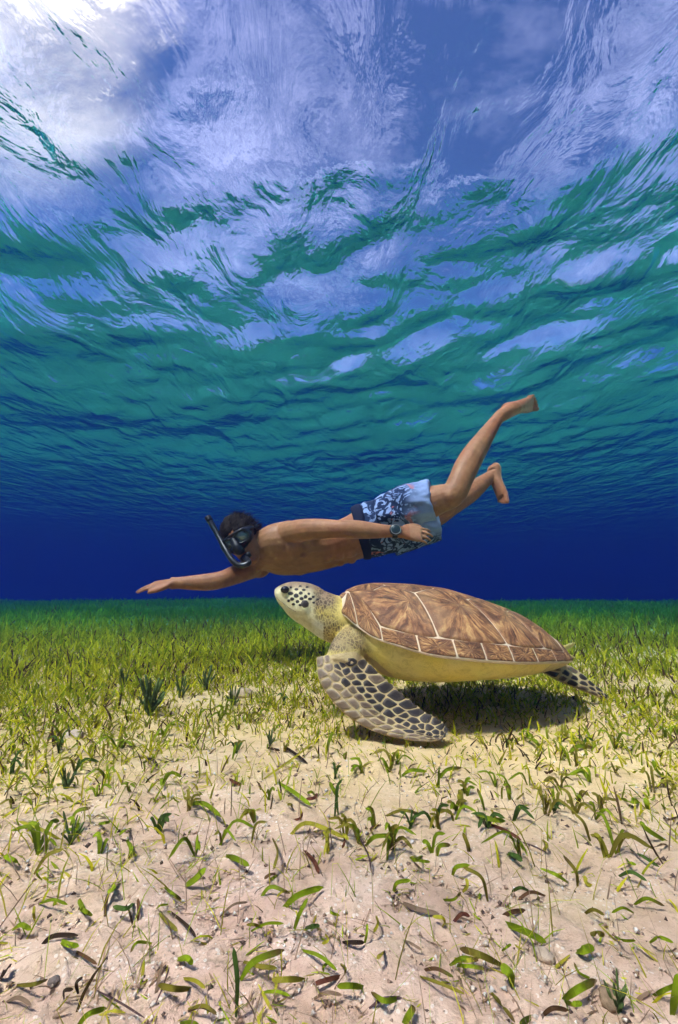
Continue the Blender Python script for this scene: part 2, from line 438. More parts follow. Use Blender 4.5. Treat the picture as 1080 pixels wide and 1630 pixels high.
def meadow():
    X = []; Y = []
    for (r0, r1, dens) in ((.32, .6, 650), (.6, .8, 1500), (.8, 1.0, 4000), (1.0, 1.35, 8500), (1.35, 1.8, 8200), (1.8, 2.6, 5600), (2.6, 4.0, 2500), (4, 7, 1300), (7, 12, 480), (12, 20.5, 200), (20.5, 27, 80)):
        ha = math.radians(50 if r0 < 12 else 46)
        n = int(dens*ha*(r1*r1-r0*r0))
        r = np.sqrt(r0*r0 + RNG.random(n)*(r1*r1-r0*r0)); a = (RNG.random(n)*2-1)*ha
        X.append(r*np.sin(a)); Y.append(r*np.cos(a))
    x, y = np.concatenate(X), np.concatenate(Y); r = np.hypot(x, y)
    p = vnoise(x*1.6+20, y*1.6)*.55 + vnoise(x*5, y*5+8)*.45
    lim = np.interp(r, [0, .9, 1.3, 1.8, 2.4, 4, 40], [.42, .56, .63, .68, .82, 1, 1])
    p = p - .30*np.exp(-((x-.40)/.45)**2-((y-1.42)/.30)**2)      # thick grass round the turtle's shadow
    keep = p < lim + .10*RNG.standard_normal(len(x))
    x, y, r = x[keep], y[keep], r[keep]; n = len(x)
    base_h = np.interp(r, [.3, 1.0, 1.5, 2.4, 4, 8, 20], [.028, .034, .040, .060, .085, .105, .13])
    patch = vnoise(x*.8+40, y*.8+11)
    hgt = base_h*(.45+.8*RNG.random(n)+.7*RNG.random(n)**4)*(.7+.6*patch)
    wid = np.interp(r, [.3, 1, 2, 4, 8, 20], [.0024, .0038, .0060, .0092, .015, .028])*(.5+.9*RNG.random(n))
    lean = np.abs(RNG.normal(.55, .45, n)) + sstep(2.2, .9, r)*.35*RNG.random(n); curl = RNG.normal(.9, .8, n)
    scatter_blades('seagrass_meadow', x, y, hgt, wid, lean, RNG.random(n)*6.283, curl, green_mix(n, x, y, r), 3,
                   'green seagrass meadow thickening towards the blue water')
    # fine dead threads, stalks and bits of leaf lying over the sand
    n = 17000
    rr = .33*(3.2/.33)**RNG.random(n)**.85; aa = np.radians((RNG.random(n)*2-1)*47)
    x, y = rr*np.sin(aa), rr*np.cos(aa)
    kp = vnoise(x*2.2, y*2.2+30) < .72; x, y, rr = x[kp], y[kp], rr[kp]; n = len(x)
    cols = np.array([PAL[q] for q in 'wwwoyyyggw'])[RNG.integers(0, 10, n)]*(.8+.8*RNG.random((n, 1)))
    flat = RNG.random(n) < .74
    hgt = np.where(flat, .017, .040)*(.4+1.1*RNG.random(n))*np.interp(rr, [.3, 1], [.9, 1.2])
    wid = np.where(flat, .0026, .0012)*(.5+RNG.random(n))*np.interp(rr, [.3, 1, 3], [.8, 1.3, 2.2])
    lean = np.where(flat, RNG.normal(1.38, .12, n), np.abs(RNG.normal(.75, .4, n)))
    scatter_blades('plant_litter', x, y, hgt, wid, lean, RNG.random(n)*6.283, np.where(flat, RNG.normal(.1, .25, n), RNG.normal(.4, .5, n)), cols, 3,
                   'fine dead stalks and leaf crumbs strewn over the sand')
meadow()

def grit():
    # crumbs of shell and coral on the sand
    n = 9000; r = .33*(2.2/.33)**RNG.random(n)**.9; a = np.radians((RNG.random(n)*2-1)*47)
    x, y = r*np.sin(a), r*np.cos(a); s = (.0010+.0030*RNG.random(n)**3)*np.interp(r, [.3, 2], [.85, 1.7])
    base = np.array([(1, 0, -.2), (-.5, .87, -.2), (-.5, -.87, -.2), (.1, .1, .7)])
    V = base[None]*(s[:, None, None])*(.6+.8*RNG.random((n, 4, 3))); an = RNG.random(n)*6.283; c, q = np.cos(an)[:, None], np.sin(an)[:, None]
    V = np.stack([V[..., 0]*c-V[..., 1]*q, V[..., 0]*q+V[..., 1]*c, V[..., 2]], -1)
    V = V + np.stack([x, y, ground(x, y)+s*.25], -1)[:, None, :]
    F = (np.arange(n)[:, None, None]*4 + np.array([(0, 1, 3), (1, 2, 3), (2, 0, 3), (0, 2, 1)])[None]).reshape(-1, 3)
    me = mesh_np('shell_grit', V.reshape(-1, 3), F, False)
    pal = np.array([(.62, .52, .42), (.50, .36, .26), (.30, .19, .13), (.12, .08, .06), (.70, .64, .56)])
    vcol(me, np.repeat(pal[RNG.integers(0, 5, n)]*(.7+.5*RNG.random((n, 1))), 4, axis=0))
    k = NT('grit'); a = k.n('Attribute'); a.attribute_name = 'Col'
    tag(link('shell_grit', me, k.finish(a.outputs['Color'], .9, None, .1)), 'crumbs of shell and coral strewn on the sand', None, None, 'stuff')
grit()

def blade_mesh(P, w, col, tip_col=None, name='seagrass_blade', n=12):
    """a strap leaf along points P (world): lens-shaped section, rounded tip"""
    Q = catmull([tuple(p) for p in P], n); T = np.gradient(Q, axis=0); v = []; f = []; cl = []
    chord = Q[-1]-Q[0]; chord /= np.linalg.norm(chord)+1e-9
    sd0 = None
    view = np.array((random.uniform(-.35, .35), -.75, .6+random.uniform(-.3, .3)))
    tw = random.uniform(-.5, .5)
    for i in range(n):
        t = T[i]/(np.linalg.norm(T[i])+1e-9)
        nn = view + tw*(i/n-.5)*np.array((1.2, 0, .4)); nn = nn - t*np.dot(nn, t); nn /= np.linalg.norm(nn)+1e-9
        sd = np.cross(t, nn); s = i/(n-1)
        ww = w*.5*min(1, .55+1.6*s)*(1 if s < .82 else math.sqrt(max(.03, 1-((s-.82)/.18)**2)))
        th = .00028
        for sg in (1, -1):
            for q, dip in ((-1, 0), (0, -.10*w), (1, 0)): v.append(Q[i] + sd*ww*q + nn*(sg*th + dip))
        c = np.array(col)*(.80+.30*s)
        if tip_col is not None: c = c + (np.array(tip_col)-c)*sstep(.55, .95, s)
        cl += [c, c*1.12, c]*2
    for i in range(n-1):
        for k in (0, 1):
            a = 6*i+k; f.append((a, a+1, a+7, a+6)); a += 3; f.append((a, a+6, a+7, a+1))
    me = mesh_py(name, v, f); vcol(me, np.array(cl))
    return me

def ground_hit(px, py, lift=0.0):
    p = at_z(px, py, lift)
    for _ in range(4): p = at_z(px, py, gz(p.x, p.y)+lift)
    return p

HUE = {'g': 'green', 'y': 'yellowish green', 'o': 'dull olive', 'G': 'dark green', 'b': 'brown', 'd': 'nearly black', 'r': 'reddish brown', 'p': 'purplish brown', 'w': 'pale tan'}
def look(kd, w, upright, tip, length):
    size = 'broad' if w > .0075 else ('slim' if w < .0048 else '')
    long_ = 'long' if length > .060 else ('short' if length < .030 else '')
    if kd in 'gyoG':
        s = [long_, size, HUE[kd], 'seagrass leaf', 'standing up from' if upright else 'arching over', 'open sand'] + (['with browned tip'] if tip else [])
        return ' '.join(x for x in s if x), HUE[kd] + ' seagrass on the open sand'
    if kd == 'p': return ' '.join(x for x in (long_, 'thin purplish brown stalk lying on open sand') if x), 'thin stalks on the sand'
    s = [long_, size, HUE[kd], 'dead seagrass leaf lying on open sand'] + (['with greenish tip'] if tip else [])
    return ' '.join(x for x in s if x), HUE[kd] + ' dead leaves on the sand'
BLADES = '''54,1392 75,1362 102,1351 8 o|297,1281 325,1279 352,1300 9 g|460,1331 490,1310 553,1335 8 y|202,1337 209,1350 206,1369 8 g
434,1334 442,1355 436,1384 6 o|482,1350 500,1370 508,1390 8 r|400,1345 408,1312 425,1308 5 o|62,1510 85,1490 125,1489 8 d
167,1462 172,1425 192,1402 7 b|250,1447 265,1465 283,1482 7 o|270,1450 300,1475 312,1492 5 d|383,1560 405,1530 453,1512 11 g
376,1620 378,1560 372,1508 10 G|447,1450 475,1425 515,1412 11 g|410,1440 430,1412 462,1422 7 g|467,1485 477,1455 490,1430 8 g
400,1482 425,1470 452,1470 5 g|262,1412 275,1422 289,1432 5 g|137,1456 132,1445 125,1432 8 g|295,1410 310,1400 328,1382 12 g
360,1362 377,1367 397,1378 9 g|115,1512 135,1522 155,1535 5 b|102,1592 103,1577 117,1575 6 d|125,1582 122,1565 132,1555 6 d
0,1560 8,1545 17,1537 11 d|155,1577 190,1595 230,1620 3 p|247,1600 260,1570 270,1540 3 p|97,1337 65,1320 30,1307 6 y
112,1315 122,1292 145,1286 8 g|32,1377 22,1370 7,1362 9 g|219,1470 221,1450 220,1430 6 b|480,1512 510,1522 537,1545 6 g
415,1580 440,1578 462,1585 5 g|905,1405 885,1392 860,1382 7 g|920,1412 917,1387 897,1362 8 o|777,1435 767,1397 737,1380 7 o
795,1462 815,1452 837,1449 8 b|797,1467 835,1482 870,1500 11 g|800,1537 765,1520 732,1510 11 o|817,1572 812,1550 797,1537 16 g
915,1515 930,1512 945,1506 13 g|897,1592 920,1575 950,1560 12 g|900,1595 912,1598 927,1597 8 g|1070,1617 1075,1585 1080,1550 13 g
1040,1585 1060,1575 1079,1567 7 g|642,1630 652,1615 660,1602 12 g|545,1500 565,1500 580,1500 7 d|580,1505 584,1487 585,1470 5 g
582,1347 597,1332 625,1330 8 g|652,1365 670,1370 685,1372 5 g|695,1367 700,1347 717,1345 8 g|775,1310 805,1322 830,1337 6 r
830,1340 850,1347 870,1357 3 p|750,1290 775,1302 805,1307 9 g|747,1360 745,1345 737,1325 8 o|562,1315 585,1357 592,1390 3 p
672,1545 695,1542 722,1555 6 b|662,1552 700,1565 740,1582 5 o|782,1580 800,1600 820,1627 7 o|642,1437 665,1447 700,1455 8 w
990,1272 1005,1275 1017,1275 10 g|1065,1342 1030,1320 1020,1307 9 g|1032,1290 1030,1280 1027,1270 9 g|805,1357 820,1362 832,1370 10 G
540,1322 548,1328 555,1337 6 y|772,1292 767,1272 760,1255 6 g|812,1275 810,1262 807,1250 8 g|225,1217 240,1208 252,1219 6 d
447,1185 468,1198 490,1215 5 d|365,1240 376,1246 385,1250 6 r|442,1245 470,1262 495,1282 7 g|540,1272 532,1258 525,1245 8 g
370,1210 373,1197 375,1185 6 g|424,1190 435,1192 446,1195 5 d|420,1240 470,1205 500,1180 5 y|520,1200 524,1180 530,1165 7 g
612,1300 640,1290 670,1296 6 o|1000,1350 1022,1362 1050,1380 6 G|940,1340 930,1310 915,1295 6 o|985,1395 1005,1388 1030,1402 7 G
1060,1240 1045,1225 1040,1210 9 g|700,1240 712,1225 735,1222 7 g|640,1235 655,1226 680,1228 7 g|860,1190 850,1178 830,1172 8 g
905,1200 920,1188 945,1190 8 g|770,1185 760,1172 745,1168 7 y|640,1495 655,1502 672,1512 4 w|350,1460 372,1440 395,1436 4 w
1010,1440 1030,1430 1058,1442 6 g|60,1440 85,1432 108,1440 5 g|120,1640 140,1615 170,1605 9 g|300,1610 320,1602 345,1612 6 b
500,1590 520,1580 545,1584 6 w|588,1605 610,1590 640,1588 5 p|860,1620 880,1605 905,1608 7 b|720,1470 735,1455 748,1458 7 r
930,1455 945,1448 962,1456 6 o|1035,1500 1050,1492 1072,1500 6 g|20,1480 34,1472 50,1480 8 g|10,1595 30,1588 50,1600 6 w'''
_r = random.Random(77); extra = []
for _ in range(75):
    x, y = _r.uniform(0, 1080), 1215 + 415*_r.random()**1.1; a = _r.uniform(0, 6.283); s_ = (y-1000)/420; L_ = _r.uniform(18, 46)*s_; bend = _r.uniform(-.5, .5)
    dx, dy = math.cos(a)*L_, math.sin(a)*L_*.55
    extra.append('%.0f,%.0f %.0f,%.0f %.0f,%.0f %.1f %s' % (x, y, x+dx*.5-dy*bend, y+dy*.5+dx*bend*.5, x+dx, y+dy, _r.uniform(3.5, 8.5)*s_**.5, _r.choice('ggggggyyyooGgbr')))
BLADES += '|' + '|'.join(extra)
for item in BLADES.replace('\n', '|').split('|'):
    q = item.split(); pts = [tuple(map(float, s.split(','))) for s in q[:3]]; wpx = float(q[3]); kd = q[4]
    b0 = ground_hit(*pts[0], -.001)
    upright = (pts[0][1]-pts[2][1]) > .75*abs(pts[0][0]-pts[2][0]) and kd in 'goGy'
    if upright:
        P = [b0, at(*pts[1], b0.y-.004), at(*pts[2], b0.y+.002)]
    else:
        hi = .010 if kd in 'bdrpw' else .016
        P = [b0, ground_hit(*pts[1], hi*.8), ground_hit(*pts[2], hi*random.uniform(.25, .8))]
    for s in (1, 2):
        P[s].z = max(P[s].z, gz(P[s].x, P[s].y)+.002)
    col = np.array(PAL[kd])*random.uniform(.8, 1.25)
    tip = (.16, .10, .03) if (kd in 'go' and random.random() < .3) else ((.13, .14, .02) if kd == 'b' and random.random() < .3 else None)
    wm = wpx/FPX*b0.y*.66
    o = link('seagrass' if kd in 'gyoG' else ('stalk' if kd == 'p' else 'dead_seagrass'), blade_mesh(P, wm, col, tip), M_LEAF)
    lb, gp = look(kd, wm, upright, tip is not None, (P[1]-P[0]).length+(P[2]-P[1]).length)
    tag(o, lb, 'seagrass' if kd in 'gyoG' else ('stalk' if kd == 'p' else 'dead leaf'), gp)

# rooted shoots of two to four leaves between the open sand and the meadow
def shoot(px, py, scale):
    g0 = ground_hit(px, py, -.002); e = bpy.data.objects.new('seagrass_shoot', None); COL.objects.link(e); e.location = g0
    e.empty_display_size = .02
    nl = random.randint(2, 4); hue = random.choice('gggyoG')
    tag(e, '%s %s seagrass shoot of %s leaves rooted in patchy sand' % ('tall' if scale > .05 else ('low' if scale < .038 else 'middling'), HUE[hue], ('two', 'three', 'four')[nl-2]), 'seagrass', 'seagrass shoots in the patchy sand')
    for k in range(nl):
        a = random.uniform(0, 6.283); L = scale*random.uniform(.6, 1.15); le = random.uniform(.25, 1.0)
        d = Vector((math.cos(a), math.sin(a), 0))
        P = [Vector((0, 0, 0)), d*L*.35*le + Vector((0, 0, L*.55)), d*L*.95*le + Vector((0, 0, L*(.85-.55*le)))]
        P = [q + Vector((random.uniform(-.003, .003), random.uniform(-.003, .003), 0)) for q in P]
        kd = hue if random.random() < .8 else 'o'; col = np.array(PAL[kd])*random.uniform(.75, 1.2)
        link('leaf', blade_mesh(P, random.uniform(.0028, .0052), col, None, 'leaf', 8), M_LEAF, e)
def blocked(px, py): return 495 < px < 985 and py < 1190 and not (py > 1165 and px > 730)
cnt = 0
while cnt < 120:
    px = random.uniform(-20, 1100); py = 1120 + 250*random.random()**1.2
    if blocked(px, py): continue
    if random.random() > .35 + .65*(px > 520) and py > 1200: continue
    shoot(px, py, random.uniform(.030, .060)); cnt += 1

# dark green fleshy algae standing out of the sand
M_ALGA = None
def alga(px, py, hpx, n, label):
    global M_ALGA
    if M_ALGA is None:
        k = NT('alga'); t = k.n('TexCoord')
        c = k.ramp(k.noise(t.outputs['Object'], 120, 4), [(.3, (.045, .075, .020)), (.7, (.12, .16, .04))])
        M_ALGA = k.finish(c, .7, k.bump(k.noise(t.outputs['Object'], 300, 3), .6, .002), .2)
    g0 = ground_hit(px, py, -.003); e = bpy.data.objects.new('alga_tuft', None); COL.objects.link(e); e.location = g0
    tag(e, label, 'alga', 'dark algae tufts')
    L = hpx/FPX*g0.y
    for k in range(n*2):
        a = 6.283*k/n + random.uniform(-.6, .6); h = L*random.uniform(.35, 1.0); s = L*random.uniform(.08, .30)
        w = L*random.uniform(.022, .045); bx, by = random.uniform(-.07, .07)*L, random.uniform(-.05, .05)*L
        p = [(bx, by, 0), (bx+math.cos(a)*s*.35, by+math.sin(a)*s*.35, h*.4), (bx+math.cos(a)*s*.9, by+math.sin(a)*s*.9, h*.78), (bx+math.cos(a)*s*1.2, by+math.sin(a)*s*1.2, h)]
        rr = [w*.5, w*.9, w*1.2, w*.6]
        mb = MB().loft([(*q, r_*random.uniform(.8, 1.25), r_*.5) for q, r_ in zip(p, rr)], (math.cos(a+1), math.sin(a+1), .1), 6, 8)
        for i, v in enumerate(mb.v): mb.v[i] = tuple(c + random.uniform(-.15, .15)*w for c in v)
        mb.build('branch', M_ALGA, e)
for a in ((238, 1142, 62, 11, 'tallest dark green alga tuft in the thinning seagrass'), (105, 1258, 34, 8, 'squat dark green alga tuft on pale sand'),
          (112, 1345, 44, 6, 'slim dark green alga tuft beside a curled seagrass blade'), (288, 1112, 36, 6, 'small dark alga tuft next to the tallest one'),
          (328, 1100, 40, 6, 'narrow dark alga tuft at the edge of the seagrass'), (196, 1098, 34, 5, 'thin dark alga tuft in bright seagrass'),
          (372, 1125, 34, 5, 'short dark alga tuft in thinning seagrass before the turtle'), (985, 1612, 46, 7, 'dark alga tuft beside a brown rubble piece'),
          (430, 1190, 26, 5, 'little dark alga tuft under the turtle head')):
    alga(*a)

# pieces of coral rubble
def rubble(px, py, wpx, hpx, col, label, seed):
    g0 = ground_hit(px, py); s = wpx/FPX*g0.y*.5; hz = hpx/FPX*g0.y*.42
    bm = bmesh.new(); bmesh.ops.create_icosphere(bm, subdivisions=3, radius=1)
    for v in bm.verts:
        c = v.co.copy(); d = 1 + .5*(float(vnoise(c.x*1.6+seed, c.y*1.6, c.z*1.6+seed))-.5) + .25*(float(vnoise(c.x*4+seed, c.y*4, c.z*4))-.5)
        v.co = Vector((c.x*s*d, c.y*s*.8*d, c.z*hz*d))
    me = bpy.data.meshes.new('coral_rubble'); bm.to_mesh(me); bm.free()
    for p in me.polygons: p.use_smooth = True
    k = NT('rubble'); t = k.n('TexCoord'); n = k.noise(t.outputs['Object'], 90, 5, .7)
    m = k.finish(k.ramp(n, [(.3, tuple(x*.55 for x in col)), (.65, col)]), .95, k.bump(n, .8, .004), .1)
    o = link('coral_rubble', me, m); o.location = g0 + Vector((0, 0, hz*.10)); o.rotation_euler.z = seed
    tag(o, label, 'rubble', 'coral rubble pieces')
for i, a in enumerate(((384, 1106, 40, 20, (.60, .44, .27), 'flat pale rubble piece in thinning seagrass'), (118, 1172, 34, 16, (.66, .50, .36), 'whitish rubble piece half sunk in sand'),
          (972, 1590, 34, 26, (.30, .20, .12), 'brownish rubble piece beside dark alga'), (866, 1520, 26, 16, (.50, .38, .27), 'tan rubble piece beside a broad green blade'),
          (86, 1562, 14, 12, (.22, .17, .14), 'small grey pebble on open sand'), (660, 1178, 20, 14, (.45, .33, .2), 'small tan rubble piece before the turtle flipper tip'))):
    rubble(*a, i*1.7+.3)
# ------------------------------------------------------------------ sea turtle
def make_turtle():
    CX, CY = .329, 1.30; PSI = math.radians(12); L = .700; WM = .265
    F = np.array((-math.cos(PSI), -math.sin(PSI), 0)); S = np.array((math.sin(PSI), -math.cos(PSI), 0)); U = np.array((0, 0, 1.0))
    S = np.cross(U, F)                                   # the animal's left, towards the camera
    C = np.array((CX, CY, 0))
    def plan(xi): return WM*np.clip(1-np.abs(xi)**2.35, 0, 1)**.56*(1+.10*xi)
    XI = np.linspace(-1, 1, 81)
    def solve(y_of_xi, table):
        """height of a line on the shell, from where the photograph shows it"""
        tx, ty = zip(*table); z = np.full(len(XI), .25)
        for _ in range(6):
            for i, xi in enumerate(XI):
                p = C + F*(L/2*xi) + S*y_of_xi(xi) + U*z[i]
                px, _py = to_px(p); py = np.interp(px, tx, ty)
                d = ray(px, py); z[i] = CAM_H + d.z*(p[1]/d.y)
        return z
    ZR = solve(lambda x: 0.0, [(530, 966), (537, 954), (545, 945), (560, 936), (580, 931), (600, 929), (650, 931), (700, 937), (750, 952), (800, 970), (850, 1000), (878, 1026), (898, 1050), (910, 1058)])
    ZM = solve(lambda x: float(plan(x)), [(528, 962), (535, 968), (543, 982), (565, 991), (582, 1012), (632, 1028), (688, 1044), (765, 1052), (832, 1056), (899, 1054), (915, 1053)])
    ker = np.ones(5)/5; ZR = np.convolve(np.pad(ZR, 2, 'edge'), ker, 'valid'); ZM = np.convolve(np.pad(ZM, 2, 'edge'), ker, 'valid')
    ZR = np.maximum(ZR, ZM+.004)
    zr = lambda xi: np.interp(xi, XI, ZR); zm = lambda xi: np.interp(xi, XI, ZM)
    def shell(xi, v, off=0.0):
        xi = np.clip(xi, -1, 1); v = np.clip(v, -1, 1)
        def pos(a, b):
            a = np.clip(a, -.9995, .9995); q = np.clip(1-np.abs(b)**2.1, 0, 1)**.82
            z = zm(a) + (zr(a)-zm(a))*q
            return C[None] + F[None]*(L/2*a)[:, None] + S[None]*(plan(a)*b)[:, None] + U[None]*z[:, None]
        xi = np.atleast_1d(np.asarray(xi, float)); v = np.atleast_1d(np.asarray(v, float))
        P = pos(xi, v)
        if not np.any(off): return P
        e = .02; s = np.where(np.abs(v) > .94, np.sign(v)*-1, 1); sx = np.where(xi > .94, -1, 1)
        du = (pos(xi+e*sx, v)-P)*sx[:, None]; dv = (pos(xi, v+e*s)-P)*s[:, None]
        n = np.cross(du, dv); n /= np.linalg.norm(n, axis=1)[:, None]+1e-12
        n = np.where(n[:, 2:3] < 0, -n, n)
        return P + n*np.broadcast_to(off, len(xi))[:, None]

    # ---- materials
    k = NT('scute'); uv = k.n('UVMap'); sx = k.n('SeparateXYZ'); k.l(uv.outputs[0], sx.inputs[0])
    oi = k.n('ObjectInfo'); cb = k.n('CombineXYZ'); g = k.n('NewGeometry')
    wp = k.noise(g.outputs['Position'], 14, 3, .6); k.l(k.math('ADD', k.math('MULTIPLY', sx.outputs['X'], 3.2), k.math('MULTIPLY', wp, 2.0)), cb.inputs['X']); k.l(k.math('MULTIPLY', sx.outputs['Y'], 1.3), cb.inputs['Y'])
    k.l(k.math('MULTIPLY', oi.outputs['Random'], 37), cb.inputs['Z'])
    st = k.noise(cb.outputs[0], 1.4, 5, .62, .5)
    c = k.ramp(st, [(.34, (.045, .020, .011)), (.45, (.17, .070, .030)), (.55, (.36, .17, .065)), (.68, (.62, .38, .15))])
    blot = k.noise(g.outputs['Position'], 22, 4, .6)
    c = k.mix(k.ramp(blot, [(.48, (0, 0, 0)), (.58, (.6, .6, .6))]), c, (.11, .050, .027))
    gr = k.noise(g.outputs['Position'], 9, 4, .6)
    c = k.mix(k.ramp(gr, [(.50, (0, 0, 0)), (.70, (.45, .45, .45))]), c, (.38, .23, .12))
    edge = k.ramp(sx.outputs['Y'], [(.80, (0, 0, 0)), (1.0, (.45, .45, .45))])
    c = k.mix(edge, c, (.26, .13, .065))
    dust = k.noise(g.outputs['Position'], 260, 3, .7)
    c = k.mix(k.ramp(dust, [(.66, (0, 0, 0)), (.74, (.8, .8, .8))]), c, (.55, .46, .35))
    rings = k.n('TexWave'); rings.inputs['Scale'].default_value = 3; k.l(cb.outputs[0], rings.inputs['Vector'])
    m_scute = k.finish(c, .55, k.bump(k.math('ADD', st, k.math('MULTIPLY', dust, .4)), .9, .004), .22)
    m_seam = plain('shell_seam', (.70, .55, .38), .7, .2, .25, 60)
    def scale_mat(name, dark, rim):
        k = NT(name); uv = k.n('UVMap'); sx = k.n('SeparateXYZ'); k.l(uv.outputs[0], sx.inputs[0]); g = k.n('NewGeometry')
        n = k.noise(g.outputs['Position'], 120, 4, .6)
        f = k.math('ADD', sx.outputs['Y'], k.math('MULTIPLY', k.math('SUBTRACT', n, .5), .7))
        c = k.ramp(f, [(.45, dark), (.95, rim)])
        return k.finish(c, .5, k.bump(n, .3, .002), .3)
    m_dark = scale_mat('scale_dark', (.028, .022, .020), (.085, .066, .052))
    m_mid = scale_mat('scale_brown', (.10, .066, .042), (.25, .18, .11))
    m_grey = scale_mat('scale_grey', (.19, .130, .085), (.36, .27, .17))

    # ---- the body: head, neck, plastron and flippers in one skin
    mb = MB()
    xs = np.linspace(-.93, .90, 26)
    zb = np.interp(xs, [-.93, -.8, -.5, -.1, .3, .6, .78, .9], [.0, .0, .0, .0, .0, .0, .0, .0])
    keel = [(545, 1015), (560, 1030), (575, 1046), (592, 1064), (612, 1079), (645, 1087), (700, 1089), (760, 1085), (820, 1078), (860, 1069), (890, 1060), (910, 1055)]
    kx, ky = zip(*keel); pts = []
    for xi in xs:
        w = float(plan(xi))*.90; zt = float(zm(xi))+.004
        p = C + F*(L/2*xi) + S*(w*.45); pz = .12
        for _ in range(4):
            px, _ = to_px((p[0], p[1], pz)); py = np.interp(px, kx, ky); d = ray(px, py); pz = CAM_H + d.z*(p[1]/d.y)
        pz = min(pz, zt-.012)
        pts.append((xi, w, zt, pz))
    nseg = 28; b0 = len(mb.v)
    for xi, w, zt, pz in pts:
        for q in range(nseg):
            a = 2*math.pi*q/nseg; c_, s_ = math.cos(a), math.sin(a)
            y = w*math.copysign(abs(c_)**.75, c_)
            z = zt + (zt-pz)*math.copysign(abs(s_)**.9, s_) if s_ < 0 else zt + (float(zr(xi))-zt)*.72*s_**.9
            mb.v.append(tuple(C + F*(L/2*xi) + S*y + U*z))
    for i in range(len(pts)-1):
        for q in range(nseg):
            q2 = (q+1) % nseg; mb.f.append((b0+i*nseg+q, b0+i*nseg+q2, b0+(i+1)*nseg+q2, b0+(i+1)*nseg+q))
    mb.f.append(tuple(b0+q for q in range(nseg))[::-1]); mb.f.append(tuple(b0+(len(pts)-1)*nseg+q for q in range(nseg)))
    YH = 1.225
    def st_(px, py, Y, rv, rl): return (*at(px, py, Y), rl, rv*Y/FPX)
    neck = [st_(590, 1000, 1.27, 34, .085), st_(556, 992, 1.245, 37, .078), st_(530, 984, 1.23, 36, .068), st_(510, 974, YH, 33, .060), st_(497, 967, YH, 31.5, .056)]
    mb.loft(neck, (0, 0, 1), 18, 18)
    head = [st_(505, 970, YH, 30, .054), st_(492, 963, YH, 32, .057), st_(476, 955, YH, 29.5, .055), st_(462, 949, YH, 24, .047), st_(450, 946, YH, 17.5, .036), st_(442, 945, YH, 11, .024), st_(438, 945.5, YH, 6, .014)]
    mb.loft(head, (.35, 0, 1), 20, 24)
    # brow over the eye and cheek
    e0 = at(456, 939, YH-.040); mb.ball(e0, [(.016, 0, 0), (0, .010, 0), (0, 0, .014)])
    mb.ball(at(484, 966, YH-.045), [(.030, 0, 0), (0, .016, 0), (0, 0, .026)])
    # shoulder
    mb.loft([(*at(600, 1016, 1.23), .055, .065), (*at(572, 1022, 1.19), .052, .056), (*at(552, 1038, 1.13), .046, .040), (*at(545, 1062, 1.09), .040, .024)], (0, 1, 0), 16, 16)
    # near front flipper, a blade between its two edges
    FE = [((568, 1036), (503, 1046), 1.10, .026), ((592, 1056), (506, 1080), 1.075, .025), ((617, 1080), (524, 1111), 1.06, .021), ((645, 1104), (555, 1143), 1.05, .018),
          ((674, 1127), (598, 1167), 1.04, .015), ((699, 1142), (646, 1179), 1.028, .012), ((713, 1153), (685, 1183), 1.02, .009), ((716, 1163), (707, 1177), 1.016, .005)]
    def flipper_rows(E, lean):
        return [(np.array(at(*a, Y+lean)), np.array(at(*b, Y)), th) for a, b, Y, th in E]
    def add_flipper(rows, nrm):
        R_ = catmull([(*a, *b, th) for a, b, th in rows], 26); ns = 16; b0 = len(mb.v); nrm = np.asarray(nrm, float)
        for r_ in R_:
            a, b, th = r_[:3], r_[3:6], max(r_[6], .003); m_ = (a+b)/2; hw = (b-a)/2
            n_ = nrm - hw*np.dot(nrm, hw)/(np.dot(hw, hw)+1e-9); n_ /= np.linalg.norm(n_)
            for q in range(ns):
                an = 2*math.pi*q/ns; t = math.cos(an)
                # fat leading edge, thin trailing edge
                prof = th*math.sin(an)*(.62+.38*t)
                mb.v.append(tuple(m_ + hw*t + n_*prof))
        for i in range(len(R_)-1):
            for q in range(ns):
                q2 = (q+1) % ns; mb.f.append((b0+i*ns+q, b0+i*ns+q2, b0+(i+1)*ns+q2, b0+(i+1)*ns+q))
        mb.f.append(tuple(b0+q for q in range(ns))[::-1]); mb.f.append(tuple(b0+(len(R_)-1)*ns+q for q in range(ns)))
        return R_
    rows = flipper_rows(FE, .030)
    RF = add_flipper(rows, (0, -1, .15))
    HE = [((888, 1050), (862, 1070), 1.345, .020), ((912, 1060), (890, 1085), 1.335, .016), ((938, 1079), (919, 1097), 1.33, .012), ((958, 1096), (946, 1108), 1.33, .009), ((972, 1110), (968, 1116), 1.33, .005)]
    RH = add_flipper(flipper_rows(HE, .01), (0, -1, .25))
    # far hind flipper and far front flipper, trailing on the hidden side
    add_flipper([(np.array(at(884, 1034, 1.49)), np.array(at(876, 1052, 1.49)), .015), (np.array(at(902, 1024, 1.53)), np.array(at(898, 1040, 1.53)), .011), (np.array(at(917, 1020, 1.57)), np.array(at(914, 1028, 1.57)), .006)], (0, -1, .2))
    c0 = C + F*.24 - S*.16 + U*.20
    add_flipper([(c0 + F*.05, c0 - F*.07, .024), (c0 - S*.12 + F*.06 - U*.02, c0 - S*.12 - F*.06 - U*.02, .020), (c0 - S*.24 - F*.02 - U*.04, c0 - S*.22 - F*.11 - U*.04, .014), (c0 - S*.33 - F*.14 - U*.05, c0 - S*.30 - F*.18 - U*.05, .006)], (0, 0, 1))
    # tail
    mb.loft([(*(C - F*.30 + U*.165), .03, .025), (*(C - F*.37 + U*.145), .014, .012), (*(C - F*.41 + U*.135), .005, .004)], (0, 0, 1), 10, 8)
    me = fused(mb, 'sea_turtle', .0045, 5)
    P = coords(me); N = normals(me)
